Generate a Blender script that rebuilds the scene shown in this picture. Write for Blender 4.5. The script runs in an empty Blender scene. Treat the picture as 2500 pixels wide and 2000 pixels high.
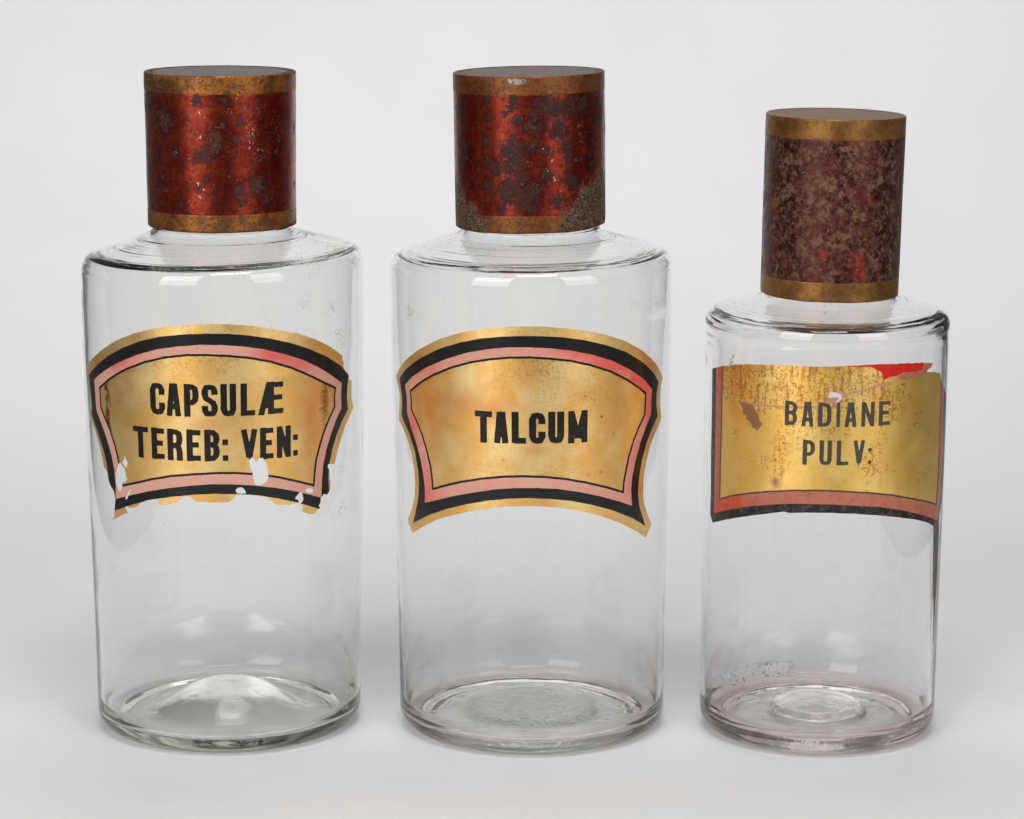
import bpy, math, random
import numpy as np

scene = bpy.context.scene
COL = scene.collection
R = math.radians

# ------------------------------------------------------------------ camera
cam_d = bpy.data.cameras.new("camera")
cam_d.sensor_fit = 'HORIZONTAL'
cam_d.sensor_width = 36.0
cam_d.lens = 36.0 * 6736.0 / 2500.0
cam_d.clip_start = 0.01
cam_d.clip_end = 50.0
cam = bpy.data.objects.new("camera", cam_d)
COL.objects.link(cam)
cam.location = (0.0, 0.0, 0.37)
cam.rotation_euler = (R(90 - 11.2), 0.0, 0.0)
scene.camera = cam

# ------------------------------------------------------------------ world: a dim studio room
world = bpy.data.worlds.new("World")
scene.world = world
world.use_nodes = True
bg = world.node_tree.nodes["Background"]
bg.inputs[0].default_value = (0.97, 0.98, 1.0, 1.0)
bg.inputs[1].default_value = 0.16

# ------------------------------------------------------------------ studio lamps (soft boxes)
def softbox(name, loc, target, w, h, power, color=(1, 1, 1)):
    ld = bpy.data.lights.new(name, 'AREA')
    ld.shape = 'RECTANGLE'
    ld.size = w
    ld.size_y = h
    ld.energy = power
    ld.color = color
    ob = bpy.data.objects.new(name, ld)
    COL.objects.link(ob)
    ob.location = loc
    import mathutils
    d = mathutils.Vector(target) - mathutils.Vector(loc)
    ob.rotation_euler = d.to_track_quat('-Z', 'Y').to_euler()
    return ob

softbox("softbox_left", (-1.20, -0.675, 0.98), (0.0, 1.17, 0.50), 1.26, 1.90, 28.5, (1.0, 0.985, 0.965))
softbox("softbox_right", (1.41, -0.515, 0.98), (0.0, 1.17, 0.50), 1.10, 1.90, 16.5, (1.0, 0.985, 0.965))
softbox("added_front_fill", (0.1, 0.25, 2.1), (0.0, 1.0, 0.0), 0.9, 0.6, 16.5, (0.99, 0.99, 1.0))  # added fill to lift the floor, no known lamp there
softbox("softbox_back", (0.0, 1.62, 1.60), (0.0, 1.60, 0.0), 0.9, 0.35, 4.5, (1.0, 0.995, 0.99))  # added fill to lighten the sweep behind the jars

scene.view_settings.view_transform = 'Standard'
scene.view_settings.look = 'None'
scene.view_settings.exposure = -0.04
scene.view_settings.gamma = 1.0
cy = scene.cycles
cy.max_bounces = 24
cy.transmission_bounces = 20
cy.glossy_bounces = 12
cy.diffuse_bounces = 4
cy.transparent_max_bounces = 16
cy.caustics_reflective = True
cy.caustics_refractive = True
cy.sample_clamp_indirect = 6.0
cy.blur_glossy = 0.3
cy.use_denoising = True

# ------------------------------------------------------------------ small helpers
def new_obj(name, mesh, mat=None, parent=None):
    ob = bpy.data.objects.new(name, mesh)
    COL.objects.link(ob)
    if mat is not None:
        mesh.materials.append(mat)
    if parent is not None:
        ob.parent = parent
    return ob

def mesh_from(name, verts, faces, smooth=True):
    me = bpy.data.meshes.new(name)
    verts = np.asarray(verts, dtype=np.float32)
    me.vertices.add(len(verts))
    me.vertices.foreach_set("co", verts.ravel())
    if isinstance(faces, np.ndarray):
        n, k = faces.shape
        me.loops.add(n * k)
        me.loops.foreach_set("vertex_index", faces.astype(np.int32).ravel())
        me.polygons.add(n)
        me.polygons.foreach_set("loop_start", np.arange(0, n * k, k, dtype=np.int32))
        me.polygons.foreach_set("loop_total", np.full(n, k, dtype=np.int32))
    else:
        tot = np.array([len(f) for f in faces], dtype=np.int32)
        me.loops.add(int(tot.sum()))
        me.loops.foreach_set("vertex_index", np.concatenate([np.asarray(f) for f in faces]).astype(np.int32))
        me.polygons.add(len(faces))
        me.polygons.foreach_set("loop_start", np.concatenate([[0], np.cumsum(tot)[:-1]]).astype(np.int32))
        me.polygons.foreach_set("loop_total", tot)
    me.update(calc_edges=True)
    me.validate()
    if smooth:
        me.polygons.foreach_set("use_smooth", np.ones(len(me.polygons), dtype=bool))
    return me

def attr(me, name, values):
    a = me.attributes.new(name, 'FLOAT', 'POINT')
    a.data.foreach_set("value", np.asarray(values, dtype=np.float32))

def _hash(i, j, seed):
    n = (i.astype(np.int64) * 374761393 + j.astype(np.int64) * 668265263 + seed * 974634777) & 0xffffffff
    n = ((n ^ (n >> 13)) * 1274126177) & 0xffffffff
    return ((n ^ (n >> 16)) & 0xffff) / 65535.0

def vnoise(x, y, seed=0):
    xi = np.floor(x); yi = np.floor(y)
    fx = x - xi; fy = y - yi
    fx = fx * fx * fx * (fx * (fx * 6 - 15) + 10); fy = fy * fy * fy * (fy * (fy * 6 - 15) + 10)
    a = _hash(xi, yi, seed); b = _hash(xi + 1, yi, seed)
    c = _hash(xi, yi + 1, seed); d = _hash(xi + 1, yi + 1, seed)
    return (a + (b - a) * fx) * (1 - fy) + (c + (d - c) * fx) * fy - 0.5

def fbm(x, y, seed=0, octs=3):
    s = 0; amp = 1.0
    for o in range(octs):
        s = s + amp * vnoise(x * 2 ** o, y * 2 ** o, seed + 17 * o)
        amp *= 0.5
    return s

def cyl_noise(th, z, seed, nth, fz, octs=2):
    """noise that closes on itself round the jar (blend of two windows)"""
    u = th / (2 * np.pi) * nth
    w = np.clip((th / (2 * np.pi)) % 1.0, 0, 1)
    n1 = fbm(u, z * fz, seed, octs); n2 = fbm(u - nth, z * fz, seed, octs)
    k = np.clip((w - 0.8) / 0.2, 0, 1)
    return n1 * (1 - k) + n2 * k

# ------------------------------------------------------------------ node helper
class NT:
    def __init__(self, name):
        self.mat = bpy.data.materials.new(name)
        self.mat.use_nodes = True
        self.t = self.mat.node_tree
        self.t.nodes.clear()
        self.out = self.t.nodes.new("ShaderNodeOutputMaterial")
    def n(self, kind, props=None, **ins):
        nd = self.t.nodes.new(kind)
        for k, v in (props or {}).items():
            setattr(nd, k, v)
        for k, v in ins.items():
            key = k.replace('_', ' ')
            sock = nd.inputs[int(k[1:])] if k[0] == 'i' and k[1:].isdigit() else nd.inputs[key]
            if isinstance(v, bpy.types.NodeSocket):
                self.t.links.new(v, sock)
            else:
                sock.default_value = v
        return nd
    def math(self, op, a, b=0.0, clamp=False):
        nd = self.n("ShaderNodeMath", {"operation": op, "use_clamp": clamp}, i0=a, i1=b)
        return nd.outputs[0]
    def noise(self, vec, scale, detail=2.0, rough=0.5, out=0, dist=0.0):
        nd = self.n("ShaderNodeTexNoise", None, Vector=vec, Scale=scale, Detail=detail, Roughness=rough, Distortion=dist)
        return nd.outputs[out]
    def ramp(self, fac, lo, hi, a=0.0, b=1.0):
        nd = self.n("ShaderNodeMapRange", {"interpolation_type": 'SMOOTHSTEP'}, i0=fac, i1=lo, i2=hi, i3=a, i4=b)
        return nd.outputs[0]
    def mix(self, fac, a, b):
        nd = self.t.nodes.new("ShaderNodeMix"); nd.data_type = 'RGBA'
        for s, v in ((nd.inputs[0], fac), (nd.inputs[6], a), (nd.inputs[7], b)):
            if isinstance(v, bpy.types.NodeSocket): self.t.links.new(v, s)
            else: s.default_value = v if not isinstance(v, tuple) or len(v) == 4 else (*v, 1)
        return nd.outputs[2]
    def attr(self, name):
        return self.n("ShaderNodeAttribute", {"attribute_name": name}).outputs["Fac"]
    def obj(self):
        return self.n("ShaderNodeTexCoord").outputs["Object"]
    def bump(self, height, dist, strength=1.0, normal=None):
        kw = dict(Height=height, Distance=dist, Strength=strength)
        if normal is not None: kw["Normal"] = normal
        return self.n("ShaderNodeBump", None, **kw).outputs[0]
    def surf(self, s):
        self.t.links.new(s, self.out.inputs["Surface"])
    def vol(self, s):
        self.t.links.new(s, self.out.inputs["Volume"])

def principled(nt, **kw):
    return nt.n("ShaderNodeBsdfPrincipled", None, **kw).outputs[0]

# ------------------------------------------------------------------ backdrop: seamless paper sweep
def backdrop():
    nt = NT("backdrop_paper")
    v = nt.obj()
    f = nt.noise(v, 9.0, 3.0)
    col = nt.mix(nt.ramp(f, 0.35, 0.65), (0.775, 0.78, 0.785), (0.80, 0.80, 0.80))
    g = nt.noise(v, 900.0, 2.0)
    nrm = nt.bump(g, 0.0001, 0.25)
    nt.surf(principled(nt, Base_Color=col, Roughness=0.75, Normal=nrm, Specular_IOR_Level=0.25))
    prof = [(0.56, 0.0), (0.68, 0.0), (0.8, 0.0), (1.1, 0.0), (1.3, 0.0)]
    y0, rad = SWEEP_Y, SWEEP_R
    for i in range(0, 33):
        a = R(90) * i / 32
        prof.append((y0 + rad * math.sin(a), rad - rad * math.cos(a)))
    prof += [(y0 + rad, 0.9), (y0 + rad, 1.4)]
    xs = np.linspace(-0.48, 0.48, 15)
    P = np.array([[(x, y, z) for x in xs] for y, z in prof])
    n, k = P.shape[:2]
    idx = np.arange(n * k).reshape(n, k)
    F = np.stack([idx[:-1, :-1], idx[:-1, 1:], idx[1:, 1:], idx[1:, :-1]], -1).reshape(-1, 4)
    ob = new_obj("backdrop", mesh_from("backdrop", P.reshape(-1, 3), F), nt.mat)
    ob["kind"] = "structure"
    ob["label"] = "plain light grey seamless paper curving up behind the jars"
SWEEP_Y, SWEEP_R = 1.50, 0.45
backdrop()

# ------------------------------------------------------------------ the jars
MM = 0.001
JARS = [
    dict(loc=(-0.1244, 1.1691), shear=0.004, rim=0.022, seed=3, tint=(0.76, 0.775, 0.71), dens=27.0, pink=0.0,
         neck=29.0, zc=203.0, R=[(9, 57.55), (20, 57.6), (47, 57.9), (93, 58.8), (165, 60.15), (198, 60.15)],
         shoulder=[(198, 60.15), (201.6, 60.12), (203.8, 59.8), (205.6, 59.05), (207.1, 57.6), (208.3, 55.6), (209.6, 52.0), (211.2, 46.5), (212.9, 40.5), (214.2, 36.0), (215.4, 32.6), (216.6, 30.4), (218.5, 29.3), (221, 29.0), (236, 29.0)],
         wall=2.6, floor=5.0, punt=('bell', 12.5, 26.0)),
    dict(loc=(0.0087, 1.1672), shear=-0.003, rim=0.014, seed=11, tint=(0.75, 0.76, 0.70), dens=25.0, pink=0.30,
         neck=29.0, zc=203.0, R=[(9, 57.9), (20, 57.95), (47, 58.0), (93, 58.75), (165, 60.15), (198, 60.2)],
         shoulder=[(198, 60.2), (201.4, 60.18), (203.5, 59.85), (205.3, 59.0), (206.9, 57.4), (208.6, 54.6), (210.2, 50.4), (211.9, 45.0), (213.3, 39.8), (214.3, 35.6), (215.3, 32.4), (216.6, 30.3), (218.5, 29.3), (221, 29.0), (236, 29.0)],
         wall=2.6, floor=4.8, punt=('disc', 2.4, 27.0)),
    dict(loc=(0.1332, 1.1602), shear=0.0055, rim=0.0, seed=23, tint=(0.77, 0.715, 0.69), dens=27.0, pink=0.40,
         neck=26.6, zc=178.0, R=[(9, 51.0), (50, 51.2), (95, 51.6), (160, 51.6), (170, 51.5)],
         shoulder=[(170, 51.5), (172.6, 51.45), (174.8, 51.5), (176.6, 51.72), (178.3, 51.85), (180.1, 51.6), (181.9, 50.8), (183.5, 49.1), (184.9, 46.4), (186.1, 42.0), (187.2, 36.8), (188.4, 32.0), (190.0, 28.8), (191.6, 27.3), (194, 26.7), (207, 26.6)],
         wall=2.4, floor=6.2, punt=('disc', 6.0, 20.0)),
]

def smooth_curve(pts, n):
    """Catmull-Rom through the points, n samples per span"""
    P = np.array(pts, float)
    P = np.vstack([2 * P[0] - P[1], P, 2 * P[-1] - P[-2]])
    out = []
    for i in range(1, len(P) - 2):
        t = np.linspace(0, 1, n, endpoint=False)[:, None]
        a, b, c, d = P[i - 1:i + 3]
        out.append(0.5 * ((2 * b) + (-a + c) * t + (2 * a - 5 * b + 4 * c - d) * t ** 2 + (-a + 3 * b - 3 * c + d) * t ** 3))
    out.append(P[-2][None])
    return np.vstack(out)

def punt_z(J, r, top):
    kind, hgt, rad = J['punt']
    if kind == 'bell':
        z = hgt * np.exp(-(r / rad) ** 3)
        return z if top else z * 0.93
    s = np.clip((rad - r) / 4.0 + 0.5, 0, 1); s = s * s * (3 - 2 * s)
    dome = 1.0 - 0.35 * (r / rad) ** 2
    return hgt * s * (dome if top else dome * 1.1) + (0.8 if top else 1.2) * np.exp(-((r - rad * 1.75) / 9.0) ** 2) * 0

def outer_R(J, z):
    a = np.array(J['R'])
    return np.interp(z, a[:, 0], a[:, 1])

def outer_disp(J, th, z):
    return 0.10 * cyl_noise(th, z, J['seed'], 5, 0.008, 1)

RIM = (0.76, 0.76, 0.74)
RIMQ = ((1, 4, 6, 10), (1, 4, 6, 10), (3, 6, 8, 11))

def jar_profile(J):
    """closed glass shell: underside, outside wall, shoulder, neck, lip, inside, floor. mm"""
    R0 = J['R'][0][1]; c = 8.0
    seg = []
    rs = np.linspace(0.0, R0 - c, 46)
    zb = punt_z(J, rs, False)
    if J['punt'][0] != 'bell':
        zb = zb + 0.5 + 1.0 * np.clip((R0 - c - 2 - rs) / 8.0, 0, 1)
        zb[-4:] = np.linspace(zb[-4], 0.0, 4)
    else:
        zb = zb + 0.6 * np.clip((R0 - c - 1 - rs) / 6, 0, 1)
        zb[-1] = 0.0
    seg.append(np.stack([rs, zb], 1))
    a = np.linspace(R(-90), 0, 18)[1:]
    seg.append(np.stack([R0 - c + c * np.cos(a), c + c * 1.0 * np.sin(a)], 1))
    zs = np.arange(9.0, J['R'][-1][0], 1.6)
    # smooth the taper
    rr = outer_R(J, zs); k = np.ones(9) / 9; rr = np.convolve(np.pad(rr, 4, 'edge'), k, 'valid')
    seg.append(np.stack([rr, zs], 1))
    sh = smooth_curve([(r, z) for z, r in J['shoulder']], 14)
    seg.append(sh)
    zt = J['shoulder'][-1][0]; rn = J['neck']; w = J['wall']
    a = np.linspace(0, R(180), 9)[1:-1]
    seg.append(np.stack([rn - w / 2 + w / 2 * np.cos(a), zt + w / 2 * np.sin(a)], 1))
    # inside: neck and shoulder offset inwards
    ins = []
    P = sh
    T = np.gradient(P, axis=0); T /= np.linalg.norm(T, axis=1)[:, None] + 1e-9
    N = np.stack([-T[:, 1], T[:, 0]], 1)
    sz = J['shoulder']
    wl = np.interp(P[:, 1], [sz[q][0] for q in RIMQ[JARS.index(J)]] + [zt], [w, w * RIM[JARS.index(J)], w, w, w])
    ins = P + N * wl[:, None]
    # drop folded-back points in the concave part
    keep = [ins[-1]]
    for p in ins[::-1][1:]:
        if p[1] < keep[-1][1] - 0.05 and p[0] >= keep[-1][0] - 0.02:
            keep.append(p)
    ins = np.array(keep)
    seg.append(ins)
    zl = ins[-1][1]
    zi = np.arange(zl - 1.6, J['floor'] + 6.6, -1.6)
    ri = np.interp(zi, zs, rr) - w
    seg.append(np.stack([ri, zi], 1))
    ci = 5.0; Ri = R0 - w - 0.4
    a = np.linspace(0, R(-90), 14)[1:]
    seg.append(np.stack([Ri - ci + ci * np.cos(a), J['floor'] + 1.2 + ci + ci * np.sin(a)], 1))
    rs = np.linspace(Ri - ci - 0.8, 0.0, 50)
    zf = J['floor'] + 1.2 * np.clip((rs - (Ri - ci - 12)) / 12, 0, 1) ** 2 + punt_z(J, rs, True)
    seg.append(np.stack([rs, zf], 1))
    P = np.vstack(seg)
    n_out = sum(len(s) for s in seg[:5])
    return P, n_out

def glass_material(J, k):
    nt = NT("jar_glass" if k == 0 else "jar_glass_%d" % k)
    v = nt.obj()
    sx = nt.n("ShaderNodeSeparateXYZ", None, Vector=v)
    X, Y, Z = sx.outputs
    r = nt.math('SQRT', nt.math('ADD', nt.math('MULTIPLY', X, X), nt.math('MULTIPLY', Y, Y)))
    # tool marks that run round the shoulder
    vv = nt.n("ShaderNodeCombineXYZ", None, X=nt.math('MULTIPLY', nt.math('SUBTRACT', r, nt.math('MULTIPLY', Z, 0.8)), 420.0),
              Y=nt.math('MULTIPLY', nt.math('DIVIDE', X, r), 1.3), Z=nt.math('MULTIPLY', nt.math('DIVIDE', Y, r), 1.3)).outputs[0]
    rings = nt.noise(vv, 1.0, 3.0, 0.6)
    zc = J['zc'] * MM
    mask = nt.ramp(Z, zc - 0.004, zc + 0.003)
    lines = nt.math('MULTIPLY', rings, mask)
    wavy = nt.noise(v, 60.0, 1.0)
    h1 = nt.bump(lines, RING_DIST if k < 2 else RING_DIST * 0.6, 1.0)
    # pitted pontil scar in the floor of the jar
    pit = nt.noise(v, 420.0, 3.0, 0.6)
    lowz = nt.math('MULTIPLY', nt.ramp(Z, 0.022, 0.016), nt.ramp(r, 0.034, 0.024))
    if k == 0:
        lowz = nt.math('MULTIPLY', lowz, 0.05)
    if k == 2:
        lowz = nt.math('MULTIPLY', lowz, 0.22)
    h2 = nt.bump(nt.math('MULTIPLY', pit, lowz), 0.0011, 1.0, h1)
    h3 = nt.bump(wavy, 0.00008, 1.0, h2)
    pk = nt.attr("residue")
    col = nt.mix(nt.math('MULTIPLY', pk, J['pink'], True), (1, 1, 1), (0.90, 0.62, 0.60))
    glass = nt.n("ShaderNodeBsdfGlass", None, Color=col, Roughness=0.0, IOR=1.5, Normal=h3).outputs[0]
    # dried dust and specks on the outside
    dust = nt.attr("dust")
    s1 = nt.noise(v, 1400.0, 2.0, 0.6)
    s2 = nt.noise(v, 300.0, 3.0, 0.6)
    s3 = nt.noise(v, 160.0, 3.0, 0.7)
    thr = nt.math('SUBTRACT', 0.84, nt.math('MULTIPLY', dust, 0.33))
    spk = nt.math('GREATER_THAN', nt.math('ADD', nt.math('MULTIPLY', s1, 0.62), nt.math('MULTIPLY', s2, 0.42)), thr)
    film = nt.math('MULTIPLY', nt.math('MULTIPLY', nt.ramp(s3, 0.50, 0.80), dust), 0.12)
    fac = nt.math('MAXIMUM', nt.math('MULTIPLY', spk, 0.75), film)
    dcol = nt.mix(nt.ramp(s2, 0.4, 0.6), (0.42, 0.37, 0.28), (0.62, 0.60, 0.55))
    dcol = nt.mix(nt.attr("dark"), dcol, (0.06, 0.035, 0.03))
    dif = nt.n("ShaderNodeBsdfDiffuse", None, Color=dcol).outputs[0]
    ms = nt.n("ShaderNodeMixShader", None, i0=fac, i1=glass, i2=dif).outputs[0]
    nt.surf(ms)
    nt.vol(nt.n("ShaderNodeVolumeAbsorption", None, Color=(*J['tint'], 1), Density=J['dens']).outputs[0])
    return nt.mat

RING_DIST = 0.00006

# dust patches: (u deg, z mm, radius mm, strength, dark)
DUST = [
    [(-18, 178, 12, .45, 0), (25, 185, 16, .55, 0), (10, 187, 12, .45, 0), (42, 193, 10, .6, 0.2), (54, 189, 14, .6, 0.1), (36, 178, 14, .55, 0), (60, 176, 16, .6, 0),
     (64, 150, 16, .6, 0), (66, 120, 16, .5, 0), (-75, 188, 8, .9, .2), (-62, 184, 9, .6, 0), (-80, 168, 14, .6, 0), (60, 100, 14, .5, .6), (-20, 100, 6, .4, .3),
     (-50, 78, 8, .6, .3), (45, 208, 18, .55, .2), (75, 209, 14, .7, .3), (100, 212, 16, .6, .3), (-120, 212, 14, .5, .2)],
    [(-58, 187, 9, .7, .4), (-30, 186, 9, .5, .2), (8, 190, 8, .5, 0), (62, 190, 12, .6, .2), (72, 175, 12, .5, .2), (20, 212, 18, .35, .2), (70, 211, 18, .5, .1),
     (-70, 210, 14, .6, .1), (62, 50, 8, .5, .5), (60, 30, 5, .6, .8)],
    [(-54, 166, 6, .75, .9), (-70, 160, 10, .5, .3), (-5, 188, 9, .55, .9), (60, 165, 12, .5, .4), (70, 160, 8, .6, .3), (-60, 185, 14, .45, .5), (30, 164, 10, .35, .2),
     (50, 80, 18, .35, .4)],
]

def build_body(J, k, parent):
    P, n_out = jar_profile(J)
    M = 288
    th = np.linspace(0, 2 * np.pi, M, endpoint=False)
    r = P[:, 0][:, None]; z = P[:, 1][:, None]
    TH = np.broadcast_to(th[None], (len(P), M)); ZZ = np.broadcast_to(z, TH.shape)
    Rr = np.broadcast_to(r, TH.shape).copy()
    is_in = (np.arange(len(P)) >= n_out)[:, None]
    side = np.clip((Rr - 20) / 15, 0, 1)
    d = outer_disp(J, TH, ZZ) * side
    thick = (0.50 * cyl_noise(TH, ZZ, J['seed'] + 5, 7, 0.006, 1) + 0.10 * cyl_noise(TH, ZZ, J['seed'] + 9, 26, 0.003, 1)) * side
    Zn = ZZ.copy()
    base_fade = np.clip(ZZ / 14.0, 0, 1)
    neck_fade = np.clip((J['shoulder'][9][0] - ZZ) / 6, 0.15, 1)
    Rr = Rr + d * base_fade + np.where(is_in, thick * neck_fade, 0)
    # inner bend shaped thinner at the front so the rim band darkens there
    zr = J['shoulder'][4][0] - 1.0
    Rr = Rr - np.where(is_in & (ZZ > 100), (0.95, 0.8, 1.1)[k] * np.sin(TH) ** 2 * np.exp(-((ZZ - zr) / 3.0) ** 2), 0)
    # uneven floor and punt
    bx = Rr * np.cos(TH); by = Rr * np.sin(TH)
    low = (ZZ < 34) & (Rr < 52)
    fz = 0.9 * fbm(bx / 16.0 + 5.1, by / 16.0 + 2.2, J['seed'] + 31, 3)
    Zn = Zn + np.where(low & is_in, fz * (0.22 if k == 0 else 0.6), 0)
    under = (~is_in) & (ZZ < 30) & (Rr < J['R'][0][1] - 10)
    Zn = Zn + np.where(under, (0.18 if k == 0 else 0.5) * np.abs(fbm(bx / 12.0, by / 12.0, J['seed'] + 41, 3)), 0)
    x = Rr * np.sin(TH); y = -Rr * np.cos(TH)
    s = np.clip((ZZ - (J['zc'] - 12)) / 12, 0, 1); s = s * s * (3 - 2 * s)
    nf = np.clip((J['shoulder'][9][0] + 3 - ZZ) / 6, 0, 1)
    Zn = Zn + J['rim'] * x * s * nf
    groove = np.zeros_like(Zn)
    rsd = random.Random(J['seed'])
    spots = [(33.4, .6, -.20), (35.8, .42, .22), (43, .5, -.08), (45.2, .4, .07), (49.5, .5, -.06), (55.3, .6, .10), (57.4, .5, -.12)] if k < 2 else [(33, .8, -.06), (40, .6, -.05), (44.5, .6, .05), (48.6, .7, -.05)]
    for (r0, w0, a0) in spots + [(rsd.uniform(32, 56), rsd.uniform(.25, .5), rsd.uniform(-.04, .04)) for _ in range(14)]:
        r0 = r0 + 0.5 * np.sin(TH + r0) + 0.3 * np.sin(2 * TH + 3 * r0)
        groove = groove + a0 * np.exp(-((Rr - r0) / w0) ** 2) * (0.55 + 0.9 * cyl_noise(TH, ZZ * 0, J['seed'] + int(a0 * 999) + 50, 6, 1, 1))
    Zn = Zn + np.where((~is_in) & (ZZ > J['zc'] + 1), groove, 0)
    x = x + J['shear'] * Zn
    V = np.stack([x, y, Zn], -1).reshape(-1, 3) * MM
    n = len(P)
    idx = np.arange(n * M).reshape(n, M)
    nx = np.roll(idx, -1, 1)
    F = np.stack([idx[:-1], nx[:-1], nx[1:], idx[1:]], -1).reshape(-1, 4)
    me = mesh_from("glass_body", V, F)
    # r=0 rings collapse to a point; merge them
    import bmesh
    bm = bmesh.new(); bm.from_mesh(me)
    bm.verts.ensure_lookup_table()
    ends = list(bm.verts[i] for i in idx[0]) + list(bm.verts[i] for i in idx[-1])
    bmesh.ops.remove_doubles(bm, verts=ends, dist=1e-6)
    bmesh.ops.recalc_face_normals(bm, faces=bm.faces)
    bm.to_mesh(me); bm.free()
    me.polygons.foreach_set("use_smooth", np.ones(len(me.polygons), dtype=bool))
    co = np.empty(len(me.vertices) * 3, dtype=np.float32); me.vertices.foreach_get("co", co)
    co = co.reshape(-1, 3) * 1000
    rad = np.hypot(co[:, 0], co[:, 1]); t = np.degrees(np.arctan2(co[:, 0], -co[:, 1]))
    outer = rad > np.interp(co[:, 2], [a for a, b in J['R'] + J['shoulder'][1:]], [b for a, b in J['R'] + J['shoulder'][1:]]) - 1.2
    dust = np.full(len(co), 0.26); dark = np.zeros(len(co))
    dust[co[:, 2] < 12] = 0.1
    for (u, zz, rr, st, dk) in DUST[k]:
        du = (t - u + 180) % 360 - 180
        dd = np.hypot(du / 57.3 * np.maximum(rad, 10), co[:, 2] - zz)
        w = np.clip(1 - dd / rr, 0, 1) ** 0.7
        dust = np.maximum(dust, w * st + 0.2 * (w > 0))
        dark = np.maximum(dark, dk * (w > 0.05))
    dust = np.where(outer, dust, 0.0)
    res = np.exp(-((rad - (J['R'][0][1] - 9)) / 4.0) ** 2) * np.exp(-np.maximum(co[:, 2] - J['floor'] - 2, 0) / 2.5) * (~outer) * (co[:, 2] > 3)
    if k == 2:
        # dark crumbs stuck round the back left of the floor
        ang = (t + 360) % 360
        near = (ang > 185) & (ang < 285) & (~outer) & (co[:, 2] < 15) & (co[:, 2] > 8) & (rad > 38)
        dust = np.where(near, 0.74, dust); dark = np.where(near, 0.95, dark)
    attr(me, "dust", dust); attr(me, "dark", dark); attr(me, "residue", np.clip(res, 0, 1))
    return new_obj("glass_body", me, glass_material(J, k), parent)

# ------------------------------------------------------------------ tin lids
# measured on the lids: (u deg, height fraction from the bottom, radius mm, strength)
def _b1(lst, cx, hw, y0, y1):
    out = []
    for x, y, rad, st in lst:
        s = max(-0.98, min(0.98, (x - cx) / hw))
        out.append((math.degrees(math.asin(s)), 1 - (y - y0) / (y1 - y0), rad * 31.9 / hw, st))
    return out

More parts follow.
